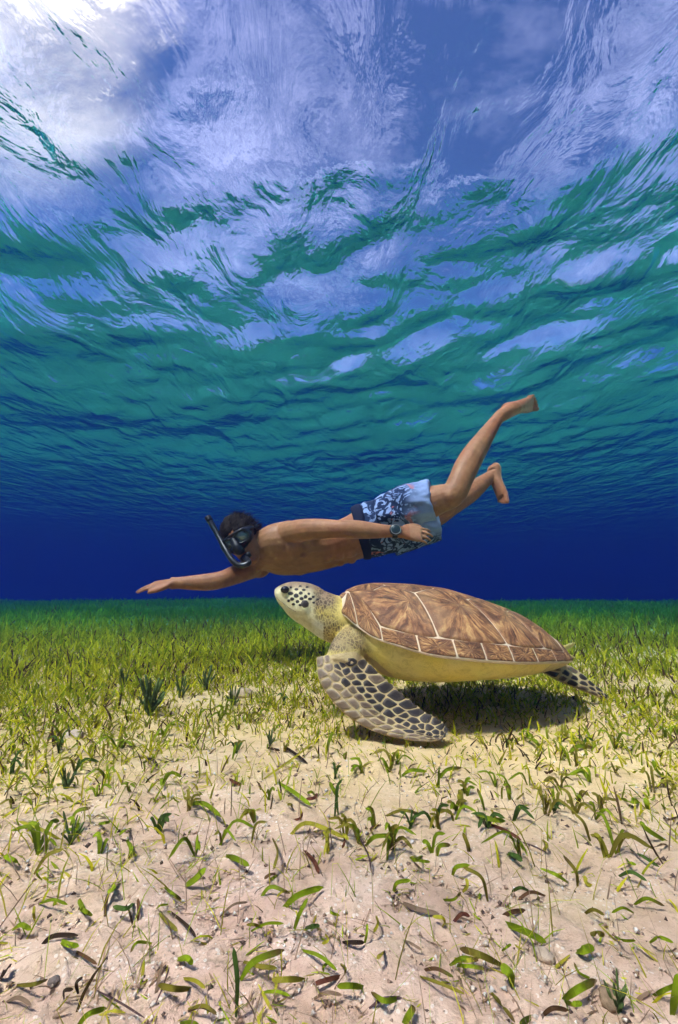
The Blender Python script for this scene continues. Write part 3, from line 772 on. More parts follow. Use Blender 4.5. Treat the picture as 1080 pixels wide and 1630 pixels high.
    # skin colours by region
    dep = P[:, 1]*CP + (P[:, 2]-CAM_H)*SP; px = W/2 + FPX*P[:, 0]/dep; py = H/2 - FPX*(-P[:, 1]*SP + (P[:, 2]-CAM_H)*CP)/dep
    cream = np.array((.62, .55, .36)); yellow = np.array((.84, .63, .10)); white = np.array((.72, .68, .52)); tan = np.array((.30, .22, .12)); brown = np.array((.22, .14, .08)); seam = np.array((.50, .37, .18))
    col = np.tile(yellow*.95 + cream*.05, (len(P), 1))
    n1 = vnoise(P[:, 0]*60, P[:, 1]*60, P[:, 2]*60)[:, None]; n2 = vnoise(P[:, 0]*22, P[:, 1]*22, P[:, 2]*22)[:, None]
    col = col + (cream-col)*(.5*n2)
    near = (P[:, 1] < 1.42)
    hd = sstep(548, 520, px)*(py < 1035)                    # head and neck
    neckc = tan + (yellow-tan)*np.clip(n2*1.6-.35, 0, 1)
    col = col + (neckc-col)*hd[:, None]
    under = sstep(.10, -.55, N[:, 2])*hd                       # throat
    col = col + (white-col)*under[:, None]
    hh = sstep(506, 494, px)*(py < 1010)
    face = np.array((.74, .65, .38))*(.9+.15*n1)
    col = col + (face-col)*hh[:, None]
    top = sstep(.45, .85, N[:, 2])*hd
    col = col + (brown*(1.0+.8*n1)-col)*(top*.85)[:, None]
    # shoulder skin
    sh = sstep(600, 575, px)*sstep(985, 1000, py)*sstep(1050, 1030, py)*(px > 515)
    col = col + ((tan+(yellow-tan)*np.clip(n2*2-.6, 0, 1))-col)*(sh*.8)[:, None]
    # flippers
    A = RF
    def flip_mask(E):
        poly = [a for a, b, *_ in E] + [b for a, b, *_ in E][::-1]
        ins = np.zeros(len(P), bool); q = poly; j = len(q)-1
        for i in range(len(q)):
            (xi_, yi_), (xj, yj) = q[i], q[j]
            ins ^= ((yi_ > py) != (yj > py)) & (px < (xj-xi_)*(py-yi_)/(yj-yi_+1e-9)+xi_); j = i
        return ins
    grow = lambda E, g: [((a[0]+(a[0]-b[0])*g, a[1]+(a[1]-b[1])*g), (b[0]+(b[0]-a[0])*g, b[1]+(b[1]-a[1])*g), *r) for a, b, *r in E]
    fm = (flip_mask(grow(FE, .10)) & (P[:, 1] < 1.16)) | (flip_mask(grow(HE, .2)) & (P[:, 1] < 1.40))
    col[fm] = (seam*(.85+.3*n1))[fm]
    rim = fm & ~(flip_mask(grow(FE, -.03)) | flip_mask(grow(HE, -.04)))
    col[rim & (N[:, 2] > -.2)] = (.56, .45, .16)
    vcol(me, np.clip(col, 0, 1))
    mk = np.clip(hd*(1-under)*(1-hh) + sh*.8 + top*.4, 0, 1)
    mk = np.where(fm, 0, mk); vcol(me, np.repeat(mk[:, None], 3, 1), 'Neck')
    k = NT('turtle_skin'); a = k.n('Attribute'); a.attribute_name = 'Col'; g = k.n('NewGeometry')
    vo = k.n('TexVoronoi'); vo.inputs['Scale'].default_value = 150; vo.feature = 'DISTANCE_TO_EDGE'; k.l(g.outputs['Position'], vo.inputs['Vector'])
    wr = k.noise(g.outputs['Position'], 45, 5, .65, 1.0)
    c = k.mix(k.ramp(wr, [(.34, (.35, .35, .35)), (.50, (0, 0, 0))]), a.outputs['Color'], (.45, .36, .2), 'MULTIPLY')
    nk = k.n('Attribute'); nk.attribute_name = 'Neck'
    mpn = k.n('Mapping'); mpn.inputs['Scale'].default_value = (1.0, 1, .55); mpn.inputs['Rotation'].default_value = (0, .5, 0); k.l(g.outputs['Position'], mpn.inputs['Vector'])
    v2 = k.n('TexVoronoi'); v2.inputs['Scale'].default_value = 135; v2.feature = 'DISTANCE_TO_EDGE'; k.l(mpn.outputs[0], v2.inputs['Vector'])
    cell = k.math('MULTIPLY', k.ramp(v2.outputs['Distance'], [(.06, (0, 0, 0)), (.16, (1, 1, 1))]), k.ramp(k.noise(g.outputs['Position'], 30, 3), [(.38, (.15, .15, .15)), (.55, (.9, .9, .9))]))
    c = k.mix(k.math('MULTIPLY', cell, nk.outputs['Fac']), c, (.095, .060, .034))
    h = k.math('ADD', k.math('MULTIPLY', k.math('MINIMUM', vo.outputs['Distance'], .12), 3.5), k.math('MULTIPLY', wr, 1.2))
    m_skin = k.finish(c, .55, k.bump(h, .45, .003), .25)
    body = link('sea_turtle', me, m_skin)
    tag(body, 'green sea turtle with brown plated shell gliding just over the seagrass', 'turtle')
    bvh = BVHTree.FromPolygons([Vector(p) for p in P], [tuple(p.vertices) for p in me.polygons])

    # ---- carapace: pale shell with raised horny plates
    nu, nv = 72, 48; aa = np.cos(np.linspace(math.pi, 0, nu)); bb = np.sin(np.linspace(-math.pi/2, math.pi/2, nv))
    A_, B_ = np.meshgrid(aa, bb, indexing='ij')
    top = shell(A_.ravel(), B_.ravel())
    inn = C[None] + F[None]*((top-C) @ F*.955)[:, None] + S[None]*((top-C) @ S*.94)[:, None] + U[None]*(top[:, 2]-.006)[:, None]
    V = np.vstack([top, inn]); fs = []
    idx = lambda i, j: i*nv+j
    n0 = nu*nv
    for i in range(nu-1):
        for j in range(nv-1):
            fs.append((idx(i, j), idx(i+1, j), idx(i+1, j+1), idx(i, j+1)))
            fs.append((n0+idx(i, j), n0+idx(i, j+1), n0+idx(i+1, j+1), n0+idx(i+1, j)))
    for i in range(nu-1):
        for j in (0, nv-1): fs.append((idx(i, j), n0+idx(i, j), n0+idx(i+1, j), idx(i+1, j)))
    for j in range(nv-1):
        for i in (0, nu-1): fs.append((idx(i, j), idx(i, j+1), n0+idx(i, j+1), n0+idx(i, j)))
    cm = mesh_py('carapace', V, fs)
    bm = bmesh.new(); bm.from_mesh(cm); bmesh.ops.remove_doubles(bm, verts=bm.verts, dist=1e-4); bmesh.ops.recalc_face_normals(bm, faces=bm.faces); bm.to_mesh(cm); bm.free()
    for p in cm.polygons: p.use_smooth = True
    car = link('carapace', cm, m_seam, body)
    def scute(poly, focus=None, gap=.0022, lift=.0030):
        poly = np.array(poly, float); m = []
        for i in range(len(poly)):
            a, b = poly[i], poly[(i+1) % len(poly)]
            for t in np.linspace(0, 1, 7)[:-1]: m.append(a+(b-a)*t)
        m = np.array(m); cen = poly.mean(0)
        sc_ = np.array((L/2, WM)); rad = np.linalg.norm(shell(m[:, 0], m[:, 1])-shell(cen[:1], cen[1:]), axis=1)
        m = cen + (m-cen)*np.clip(1-gap/rad*1.25, .3, 1)[:, None]
        m = .8*m + .1*(np.roll(m, 1, 0)+np.roll(m, -1, 0))
        foc = np.array(focus) if focus is not None else cen
        rings_ = (0.0, .3, .55, .78, .93, 1.0, 1.02); offs = (1.15, 1.12, 1.06, 1.0, .92, .55, -.35)
        v = []; uvs = []; n = len(m)
        for r_, o_ in zip(rings_, offs):
            q = foc + (m-foc)*min(r_, 1.0) if r_ <= 1 else cen + (m-cen)*1.012
            v.append(shell(q[:, 0], q[:, 1], lift*o_))
            uvs += [(i/n*1.0*6, r_) for i in range(n)]
        v = np.vstack(v); f = []
        for r_ in range(len(rings_)-1):
            for i in range(n): f.append((r_*n+i, r_*n+(i+1) % n, (r_+1)*n+(i+1) % n, (r_+1)*n+i))
        me_ = mesh_np('scute', v, f, True, uvs)
        bm = bmesh.new(); bm.from_mesh(me_); bmesh.ops.recalc_face_normals(bm, faces=bm.faces); bm.to_mesh(me_); bm.free()
        return link('scute', me_, m_scute, car)
    Vb = [.90, .62, .22, -.17, -.50, -.86]; Vm = [.77, .44, .02, -.33, -.66]; Ve = .44; Vn = .24; Vend = (.26, .14)
    for i in range(5):
        w0 = Vend[0] if i == 0 else Vn; w1 = Vend[1] if i == 4 else Vn
        scute([(Vb[i], -w0), (Vm[i], -Ve), (Vb[i+1], -w1), (Vb[i+1], w1), (Vm[i], Ve), (Vb[i], w0)], (Vm[i]-.06, 0))
    bot = [.77, .42, -.08, -.42, -.68]; BV = .915
    for sg in (1, -1):
        for i in range(4):
            scute(([(Vb[0], .26*sg)] if i == 0 else []) + [(Vm[i], Ve*sg), (Vb[i+1], Vn*sg), (Vm[i+1], Ve*sg), (bot[i+1], BV*sg), ((bot[i]+bot[i+1])/2, (BV+.01)*sg), (bot[i], BV*sg)] + ([(.85, .62*sg)] if i == 0 else []),
                  ((Vm[i]+Vm[i+1])/2-.08, .60*sg))
        # marginals round the rim
        mb_x = [.985, .90, .77, .56, .33, .13, -.08, -.29, -.49, -.68, -.84, -.985]
        def inner(x):
            if x > .77: return float(np.interp(x, [.77, .85, .90, .985], [BV, .62, .26, .20]))
            if x < -.68: return float(np.interp(x, [-.985, -.86, -.68], [.14, .42, BV]))
            return BV
        for i in range(11):
            a, b = mb_x[i], mb_x[i+1]; ia, ib = inner(a), inner(b)
            xa = min(a, .91) if a > .9 else a; xb = max(b, -.885) if b < -.9 else b
            scute([(xa, ia*sg), (xb, ib*sg), (b, .998*sg), ((a+b)/2, .9995*sg), (a, .998*sg)], None, .0019, .0026)
    scute([(.91, -.20), (.91, .20), (.985, .45), (.985, -.45)], None, .0019, .0026)

    # ---- scales on flippers and head
    def voronoi(pts, box):
        out = []
        for i, p in enumerate(pts):
            poly = [np.array(q, float) for q in box]
            for j, q in enumerate(pts):
                if i == j: continue
                m_ = (p+q)/2; d = q-p; new = []
                for a in range(len(poly)):
                    u, w = poly[a], poly[(a+1) % len(poly)]; su, sw = np.dot(u-m_, d), np.dot(w-m_, d)
                    if su <= 0: new.append(u)
                    if su*sw < 0: new.append(u+(w-u)*su/(su-sw))
                poly = new
                if len(poly) < 3: break
            if len(poly) >= 3: out.append((i, np.array(poly)))
        return out
    def plate(poly2d, mapper, mat, gap, lift, round_=2):
        """poly2d in metres; mapper takes 2D points to points on the skin with their normals"""
        m = []
        for i in range(len(poly2d)):
            a, b = poly2d[i], poly2d[(i+1) % len(poly2d)]
            k_ = 4
            for t in np.linspace(0, 1, k_+1)[:-1]: m.append(a+(b-a)*t)
        m = np.array(m); cen = m.mean(0); rad = np.linalg.norm(m-cen, axis=1)
        if rad.max() < gap*1.6: return
        m = cen + (m-cen)*np.clip(1-gap/np.maximum(rad, 1e-6), .35, 1)[:, None]
        for _ in range(round_): m = .5*m + .25*(np.roll(m, 1, 0)+np.roll(m, -1, 0))
        n = len(m); v = []; uvs = []
        for r_, o_ in ((0, 1.1), (.55, 1.05), (.88, .85), (1.0, .1), (1.02, -.8)):
            for i, q in enumerate(cen+(m-cen)*r_):
                p, nn = mapper(q)
                v.append(p + nn*lift*o_); uvs.append((i/n, min(r_, 1)))
        f = [(r_*n+i, r_*n+(i+1) % n, (r_+1)*n+(i+1) % n, (r_+1)*n+i) for r_ in range(4) for i in range(n)]
        me_ = mesh_np('scale', np.array([tuple(p) for p in v]), f, True, uvs)
        bm = bmesh.new(); bm.from_mesh(me_); bmesh.ops.recalc_face_normals(bm, faces=bm.faces); bm.to_mesh(me_); bm.free()
        link('scale', me_, mat, body)
    def flipper_scales(R_, rowspec, seed, side, gap):
        rng = np.random.default_rng(seed); Lf = sum(np.linalg.norm((R_[i+1][:3]+R_[i+1][3:6]-R_[i][:3]-R_[i][3:6])/2) for i in range(len(R_)-1))
        hwm = max(np.linalg.norm(r_[3:6]-r_[:3])/2 for r_ in R_)
        def mapper(q):
            s = min(max(q[0]/Lf, 0), 1)*(len(R_)-1); t = min(max(q[1]/hwm, -1), 1); i = min(int(s), len(R_)-2); f_ = s-i
            r_ = R_[i]*(1-f_)+R_[i+1]*f_; m_ = (r_[:3]+r_[3:6])/2; hw = (r_[3:6]-r_[:3])/2
            p0 = Vector(m_ + hw*t*.985) + Vector(side)*.03
            hit, nn, _, _ = bvh.find_nearest(Vector(m_ + hw*t*.985) + Vector(side)*(.018*(1-abs(t))+.004))
            return hit, nn
        pts = []; kinds = []
        for t, n, kd in rowspec:
            for i in range(n):
                s = (i+.5+.5*((len(pts)+seed) % 2)*0 + rng.uniform(-.33, .33))/n
                pts.append(np.array((s*.97*Lf+.01*Lf, (t+rng.uniform(-.08, .08))*hwm))); kinds.append(kd)
        box = [(0.0, -hwm), (Lf*.985, -hwm), (Lf*.985, hwm), (0.0, hwm)]
        for i, poly in voronoi(pts, box):
            kd = kinds[i]; s = pts[i][0]/Lf
            if s < .07 and pts[i][1] < .3*hwm: continue
            mt = {'e': m_grey, 'm': m_mid, 'd': m_dark}[kd]
            if kd == 'e' and s > .8 and rng.random() < .4: mt = m_mid
            if kd == 'm' and rng.random() < .4: mt = m_dark
            if kd == 'd' and rng.random() < .18: mt = m_mid
            plate(poly, mapper, mt, gap*rng.uniform(.8, 1.3), .0016)
    flipper_scales(RF, [(.80, 13, 'e'), (.47, 15, 'e'), (.20, 17, 'm'), (-.05, 19, 'd'), (-.32, 17, 'd'), (-.70, 13, 'd')], 3, (0, -1, .15), .0017)
    flipper_scales(RH, [(.66, 6, 'm'), (.0, 7, 'd'), (-.62, 6, 'd')], 5, (0, -1, .25), .0030)
    # head: dark scales parted by broad pale lines, placed on the cheek facing out
    def head_map(q):
        d = ray(*q).normalized(); hit, nn, _, _ = bvh.ray_cast(Vector((0, 0, CAM_H)), d)
        if hit is None: hit, nn, _, _ = bvh.find_nearest(at(*q, YH-.04))
        return hit, nn
    HS = [(463, 944.5, 4, 3.2), (472, 938, 3.2, 2.4), (472, 948.5, 4.2, 3.6), (465, 953.5, 3.4, 3), (479, 944, 3.4, 3), (484, 939, 3, 2.2), (480, 953, 3.4, 2.8), (487, 950, 3, 3), (474, 957.5, 3, 2.6), (467.5, 962, 3, 2.4),
          (486.5, 961, 6.4, 5.6), (494, 953, 3.2, 2.4), (478, 963, 2.8, 2.3), (492, 945, 2.6, 2), (499, 950, 2.6, 2), (459.5, 956.5, 2.6, 2.6), (500, 959, 2.4, 1.8), (506, 954, 2.4, 1.8), (463, 935, 2.6, 1.8), (478, 933, 2.8, 1.6), (489, 934.5, 2.6, 1.6)]
    rng = np.random.default_rng(8)
    for x, y, a, b in HS:
        an = np.linspace(0, 2*math.pi, 7)[:-1] + rng.uniform(0, 1)
        a *= 1.15; b *= 1.2
        poly = np.stack([x + a*np.cos(an)*rng.uniform(.8, 1.2, 6), y + b*np.sin(an)*rng.uniform(.8, 1.2, 6)], 1)
        plate(poly, head_map, m_dark, .2, .0009, 1)
    ec, en, _, _ = bvh.ray_cast(Vector((0, 0, CAM_H)), ray(453.5, 939).normalized())
    eye = MB().ball(ec - en*.004, [(.0125, 0, 0), (0, .0105, 0), (0, 0, .0100)]).build('eye', plain('turtle_eye', (.012, .010, .009), .12, .6), body)
    # mouth line
    ml = MB(); pth = [head_map(q) for q in ((440, 951), (447, 957), (455, 963), (463, 969), (472, 974))]
    ml.loft([(*(p + n_*.0002), .0009, .0009) for p, n_ in pth], (0, -1, .2), 6, 14)
    ml.build('mouth_line', plain('mouth_line', (.25, .19, .10), .7), body)
make_turtle()
# ------------------------------------------------------------------ person diving
def make_person():
    A = lambda px, py, Y: np.array(at(px, py, Y))
    nrm = lambda v: np.asarray(v, float)/(np.linalg.norm(v)+1e-12)
    mb = MB()
    SL, SR = A(458, 849, 1.97), A(411, 902, 2.20)
    HL, HR = A(612, 825, 2.02), A(622, 851, 2.18)
    cs, ch = (SL+SR)/2, (HL+HR)/2
    u = nrm(cs-ch)                                   # towards the head
    l = nrm(SL-SR - u*np.dot(SL-SR, u)); f = np.cross(l, u)   # l: the person's left, f: chest direction
    def ring(t, a, b, df=0.0, dl=0.0): return (*(ch + (cs-ch)*t + f*df + l*(dl - .022*math.exp(-((t-.55)/.25)**2))), a, b)
    # torso: side axis = cross(t,up) with up = f
    mb.loft([ring(-.18, .105, .085), ring(-.05, .150, .112, -.005), ring(.12, .155, .112), ring(.30, .132, .098, .018), ring(.46, .128, .096, .026), ring(.64, .144, .104, .022), ring(.82, .168, .112, .008), ring(.98, .170, .098, 0), ring(1.10, .120, .075, -.006), ring(1.18, .07, .055, -.01)], f, 22, 40, 2.25)
    # chest muscles, shoulder blades, collar
    for s, sh in ((1, SL), (-1, SR)):
        mb.ball(ch+(cs-ch)*.80 + l*s*.075 + f*.062, [l*.080, u*.065, f*.050])
        if s < 0: mb.ball(ch+(cs-ch)*.82 + l*s*.085 - f*.062, [l*.075, u*.085, f*.042])
        mb.ball(sh - u*.005, [l*.058, u*.064, f*.060])
        mb.loft([(*(cs + u*.06 - f*.01), .04, .035), (*(sh - l*s*.02 + u*.012), .05, .045)], f, 12, 8)
    # head frame
    hc = A(388, 860, 1.995)
    face = nrm((-.07, -.95, -.30)); hu = nrm(np.array((-.55, -.05, .83))); hu = nrm(hu - face*np.dot(hu, face)); rt = np.cross(face, hu)
    hd = lambda r_, u_, f_: hc + rt*r_ + hu*u_ + face*f_
    nb = cs + u*.075
    mb.loft([(*(cs + u*.02 - f*.01), .075, .070), (*(nb), .062, .060), (*(nb*.45 + hd(0, -.07, -.035)*.55), .056, .058), (*hd(0, -.03, -.02), .055, .060)], f, 16, 18)
    # skull and face
    mb.ball(hd(0, .028, -.012), [rt*.076, hu*.092, face*.096], 22, 16)
    mb.ball(hd(0, -.035, .022), [rt*.062, hu*.078, face*.068], 20, 14)
    mb.ball(hd(0, -.098, .048), [rt*.032, hu*.024, face*.030], 14, 10)            # chin
    mb.loft([(*hd(0, .022, .082), .010, .010), (*hd(0, -.010, .100), .013, .012), (*hd(0, -.028, .103), .017, .013), (*hd(0, -.034, .090), .012, .008)], face, 10, 10)   # nose
    mb.ball(hd(0, -.062, .084), [rt*.026, hu*.009, face*.010]); mb.ball(hd(0, -.075, .081), [rt*.023, hu*.009, face*.010])   # lips
    mb.ball(hd(.038, .030, .070), [rt*.026, hu*.008, face*.012]); mb.ball(hd(-.038, .030, .070), [rt*.026, hu*.008, face*.012])   # brows
    for s in (1, -1): mb.ball(hd(s*.078, -.008, -.012), [rt*.008, hu*.030, face*.018])   # ears
    # limbs: x,y,Y,(side radius, other radius)
    def limb(st, up, n=16, nst=30): mb.loft([(*p, a, b) for p, a, b in st], up, n, nst, 2.1)
    # near arm along the body
    limb([(SL, .052, .058), (A(480, 844, 1.91), .051, .054), (A(510, 842, 1.86), .046, .048), (A(536, 842, 1.835), .040, .042), (A(548, 842, 1.83), .040, .041), (A(570, 843, 1.825), .041, .040), (A(600, 845, 1.82), .033, .032), (A(626, 846, 1.815), .026, .024), (A(640, 847, 1.815), .027, .021)], (0, -1, 0))
    # far arm reaching forward
    limb([(SR, .050, .052), (A(392, 908, 2.11), .050, .050), (A(372, 916, 2.04), .045, .046), (A(355, 922, 2.0), .040, .041), (A(335, 926, 1.985), .040, .038), (A(308, 927.5, 1.97), .034, .032), (A(284, 928, 1.96), .027, .025), (A(272, 928.5, 1.955), .029, .021)], (0, -1, 0))
    def hand(wr, d, n_, th, curl, spread=.12, size=1.0):
        """wr wrist, d direction of the fingers, n_ back-of-hand normal, th thumb side"""
        d, n_ = nrm(d), nrm(np.asarray(n_) - nrm(d)*np.dot(n_, nrm(d))); s = nrm(np.cross(d, n_)); s = s if np.dot(s, th) > 0 else -s
        q = size
        mb.loft([(*(wr - d*.012), .026*q, .021*q), (*(wr + d*.030*q), .036*q, .017*q), (*(wr + d*.065*q), .042*q, .015*q), (*(wr + d*.092*q), .040*q, .012*q)], n_, 14, 12, 2.6)
        for i, (off, ln, r_) in enumerate(((.033, .072, .0080), (.011, .082, .0083), (-.012, .076, .0080), (-.034, .060, .0072))):
            base = wr + d*(.084 - abs(off-.005)*.25)*q + s*off*q; a = curl*(.8+.15*i); dirv = nrm(d + s*off*spread*8); pts = [base - dirv*.02]
            cur = base; ang = a*.4
            for ph, (fr, rr) in enumerate(((.42, 1.0), (.32, .92), (.26, .82))):
                pts.append(cur); cur = cur + (dirv*math.cos(ang) - n_*math.sin(ang))*ln*fr*q; ang += a
            pts.append(cur)
            rs = (1.0, 1.02, .95, .90, .62)
            mb.loft([(*p, r_*q*k_, r_*q*k_) for p, k_ in zip(pts, rs)], n_, 9, 14)
        b = wr + d*.022*q + s*.026*q
        mb.loft([(*(b - d*.01), .014*q, .013*q), (*(b + d*.026*q + s*.020*q - n_*.006), .0125*q, .012*q), (*(b + d*.056*q + s*.026*q - n_*.010), .0105*q, .010*q), (*(b + d*.078*q + s*.025*q - n_*.014), .0065*q, .006*q)], n_, 9, 14)
    hand(A(640, 847, 1.815), A(684, 852, 1.825)-A(640, 847, 1.815), (.05, -.92, .40), (0, -.1, 1), .30, .06, .92)
    hand(A(276, 928, 1.957), A(228, 934, 1.945)-A(276, 928, 1.957), (-.05, -.35, .93), (0, -1, -.2), .22, .14, 1.0)
    # near leg
    K = A(722, 786, 1.90); AN = A(797, 662, 2.0)
    limb([(HL + f*.0, .092, .096), (A(645, 808, 1.975), .088, .092), (A(678, 801, 1.94), .079, .083), (A(702, 794, 1.915), .067, .070), (K, .058, .060), (A(733, 765, 1.905), .055, .056), (A(742, 745, 1.925), .057, .057), (A(755, 722, 1.945), .054, .053), (A(774, 693, 1.975), .041, .040), (A(789, 671, 1.99), .031, .031), (AN, .031, .034)], (0, -1, 0), 18, 44)
    mb.ball(A(717, 790, 1.865), [(.040, 0, 0), (0, .030, 0), (0, 0, .038)])
    # far leg
    limb([(HR, .090, .095), (A(660, 830, 2.18), .084, .088), (A(695, 816, 2.18), .070, .072), (A(715, 806, 2.18), .056, .058), (A(735, 794, 2.21), .052, .053), (A(752, 781, 2.25), .052, .052), (A(770, 767, 2.29), .040, .039), (A(783, 757, 2.32), .031, .031), (A(790, 752, 2.33), .031, .033)], (0, -1, 0), 18, 40)
    def foot(an, heel, toe, sole, big):
        """ankle, heel and toe points, sole normal, side of the big toe"""
        d = nrm(toe-heel); so = nrm(sole - d*np.dot(sole, d)); s = nrm(np.cross(d, so)); s = s if np.dot(s, big) > 0 else -s
        Lf = np.linalg.norm(toe-heel)
        P = lambda x, y, z: heel + d*x*Lf + s*y - so*z
        mb.loft([(*P(-.02, 0, .026), .022, .020), (*P(.08, 0, .030), .032, .031), (*P(.28, -.002, .040), .033, .036), (*P(.5, -.002, .032), .038, .027), (*P(.70, 0, .021), .044, .019), (*P(.82, 0, .017), .043, .013)], so, 16, 20)
        mb.loft([(*(an), .033, .033), (*P(.17, 0, .048), .034, .036), (*P(.34, 0, .042), .032, .030)], d, 14, 10)
        for i, (y, ln, r_) in enumerate(((.031, .27, .0120), (.009, .26, .0078), (-.010, .235, .0074), (-.027, .205, .0070), (-.043, .175, .0066))):
            b0 = P(.76 - .018*i, y, .014)
            mb.loft([(*b0, r_, r_), (*(b0 + d*ln*Lf*.55 - so*(-.001)), r_*.95, r_*.95), (*(b0 + d*ln*Lf), r_*1.02, r_), (*(b0 + d*ln*Lf*1.12), r_*.5, r_*.5)], so, 9, 10)
    foot(AN, A(796, 650, 2.045), A(852, 641, 2.14), nrm((-.15, .80, .55)), (0, 0, -1))
    foot(A(790, 752, 2.33), A(796, 742, 2.345), A(806, 802, 2.27), nrm((.93, .25, .1)), (0, -1, 0))
    for t_ in (.36, .46, .56):
        for s in (1, -1): mb.ball(ch+(cs-ch)*t_ + l*(s*.032-.018) + f*(.026+.088), [l*.026, u*.024, f*.016])
    for t_ in (.60, .66, .72):                                        # ribs at the flank
        for s in (1, -1): mb.loft([(*(ch+(cs-ch)*t_ + l*(s*.128-.015) + f*.065), .007, .010), (*(ch+(cs-ch)*(t_+.03) + l*(s*.146-.015) + f*.015), .007, .010)], u, 8, 6)
    for s, sh in ((1, SL), (-1, SR)): mb.loft([(*(cs + u*.045 + f*.070), .009, .009), (*(sh - l*s*.02 + u*.03 + f*.045), .010, .010)], f, 8, 8)   # collar bones
    me = fused(mb, 'person', .0045, 4, .5)
    P = coords(me); N = normals(me)
    base = np.array((.31, .150, .066)); red = np.array((.34, .125, .056)); pale = np.array((.46, .28, .16))
    n1 = vnoise(P[:, 0]*9, P[:, 1]*9, P[:, 2]*9)[:, None]; n2 = vnoise(P[:, 0]*45, P[:, 1]*45, P[:, 2]*45)[:, None]
    col = base + (red-base)*np.clip(n1*1.6-.3, 0, 1)*.8; col = col*(.84+.30*n2)
    fm = (P[:, 0] > A(790, 700, 2.2)[0])[:, None]
    so = sstep(.1, .6, N @ nrm((.93, .25, .1)))[:, None]*fm
    col = col + (pale-col)*so
    hm = ((P[:, 0] < A(272, 0, 1.95)[0]) | (P[:, 0] > A(652, 850, 1.82)[0])*(P[:, 0] < A(692, 850, 1.82)[0])*(P[:, 1] < 1.88))[:, None]
    col = col + (pale*.95-col)*hm*.35
    # nipples, navel
    for s in (1, -1):
        c0 = ch+(cs-ch)*.74 + l*s*.088 + f*.115
        d2 = np.linalg.norm(P-c0, axis=1); w = sstep(.024, .013, d2)[:, None]; col = col + (np.array((.20, .085, .055))-col)*w
    vcol(me, np.clip(col, 0, 1))
    k = NT('skin'); a = k.n('Attribute'); a.attribute_name = 'Col'; g = k.n('NewGeometry')
    n = k.noise(g.outputs['Position'], 60, 5, .6)
    m_skin = k.finish(k.mix(k.ramp(n, [(.35, (.3, .3, .3)), (.6, (0, 0, 0))]), a.outputs['Color'], (.75, .55, .48), 'MULTIPLY'), .55, k.bump(n, .5, .005), .3)
    body = link('person', me, m_skin)
    tag(body, 'person in blue patterned swim shorts diving over the turtle, one arm stretched ahead', 'person')

    # ---- swim shorts
    sb = MB()
    sb.loft([ring(.235, .152, .112), ring(.16, .163, .120), ring(.02, .163, .122, -.004), ring(-.10, .155, .114, -.002), ring(-.22, .11, .09)], f, 24, 24, 2.3)
    hem = A(692, 799, 1.925)
    sb.loft([(*(HL), .108, .110), (*A(645, 809, 1.975), .105, .107), (*A(668, 801, 1.95), .101, .102), (*A(689, 796, 1.93), .096, .097)], (0, -1, 0), 22, 18)
    sb.loft([(*(HR), .112, .114), (*A(655, 840, 2.18), .112, .112), (*A(676, 835, 2.18), .108, .108), (*A(692, 830, 2.18), .104, .104)], (0, -1, 0), 22, 18)
    sm = fused(sb, 'swim_shorts', .0060, 3, .5)
    Q = coords(sm); NN = normals(sm)
    fold = (vnoise(Q[:, 0]*16 + Q[:, 2]*10, Q[:, 1]*9, Q[:, 2]*34)-.5)*.016 + (vnoise(Q[:, 0]*55, Q[:, 1]*40, Q[:, 2]*70)-.5)*.005
    # keep the hem open round the thighs and the cloth clear of the skin
    Q2 = Q + NN*fold[:, None]
    sm.vertices.foreach_set('co', Q2.astype(np.float32).ravel()); sm.update()
    k = NT('shorts_print'); t = k.n('NewGeometry'); Ps = t.outputs['Position']
    mp_ = k.n('Mapping'); mp_.inputs['Scale'].default_value = (1, .8, 1.1); k.l(Ps, mp_.inputs['Vector'])
    w1 = k.noise(mp_.outputs[0], 15, 2, .5, 2.6); w2 = k.noise(mp_.outputs[0], 9, 2, .5, .6)
    sx = k.n('SeparateXYZ'); k.l(Ps, sx.inputs[0])
    x0 = float(A(640, 800, 1.97)[0])
    zone = k.n('MapRange'); zone.inputs['From Min'].default_value = x0-.02; zone.inputs['From Max'].default_value = x0+.08; zone.inputs['To Min'].default_value = 1; zone.inputs['To Max'].default_value = 0
    k.l(k.math('ADD', sx.outputs['X'], k.math('MULTIPLY', k.math('SUBTRACT', w2, .5), .10)), zone.inputs['Value'])
    zz = k.n('MapRange'); zz.inputs['From Min'].default_value = float(ch[2])-.02; zz.inputs['From Max'].default_value = float(ch[2])-.06; k.l(sx.outputs['Z'], zz.inputs['Value'])
    dark = k.math('MULTIPLY', k.ramp(w1, [(.40, (0, 0, 0)), (.44, (1, 1, 1)), (.60, (1, 1, 1)), (.63, (.25, .25, .25))]), k.math('MAXIMUM', zone.outputs[0], zz.outputs[0]))
    c = k.mix(dark, k.mix(w2, (.20, .28, .52), (.28, .37, .60)), (.016, .030, .075))
    c = k.mix(k.math('MULTIPLY', k.ramp(k.noise(mp_.outputs[0], 14, 2, .5, 1), [(.66, (0, 0, 0)), (.70, (1, 1, 1))]), zone.outputs[0]), c, (.55, .16, .14))
    m_sh = k.finish(c, .85, k.bump(k.noise(Ps, 900, 2), .1, .001), .1)
    shorts = link('swim_shorts', sm, m_sh, body)
    shorts['label'] = 'pale blue swim shorts with navy leaf print'
    wb = MB()
    wb.loft([ring(.268, .150, .1105), ring(.255, .158, .1185), ring(.205, .164, .1235), ring(.190, .158, .117)], f, 40, 10, 2.3)
    wb.build('waistband', plain('navy_band', (.010, .014, .035), .8, .1), shorts)

    # ---- hair
    hb = MB(); rng = np.random.default_rng(4)
    hb.ball(hd(0, .032, -.014), [rt*.084, hu*.099, face*.104], 40, 26)
    hv = np.array(hb.v); rel = hv-hc; r_, uu, ff = rel @ rt, rel @ hu, rel @ face
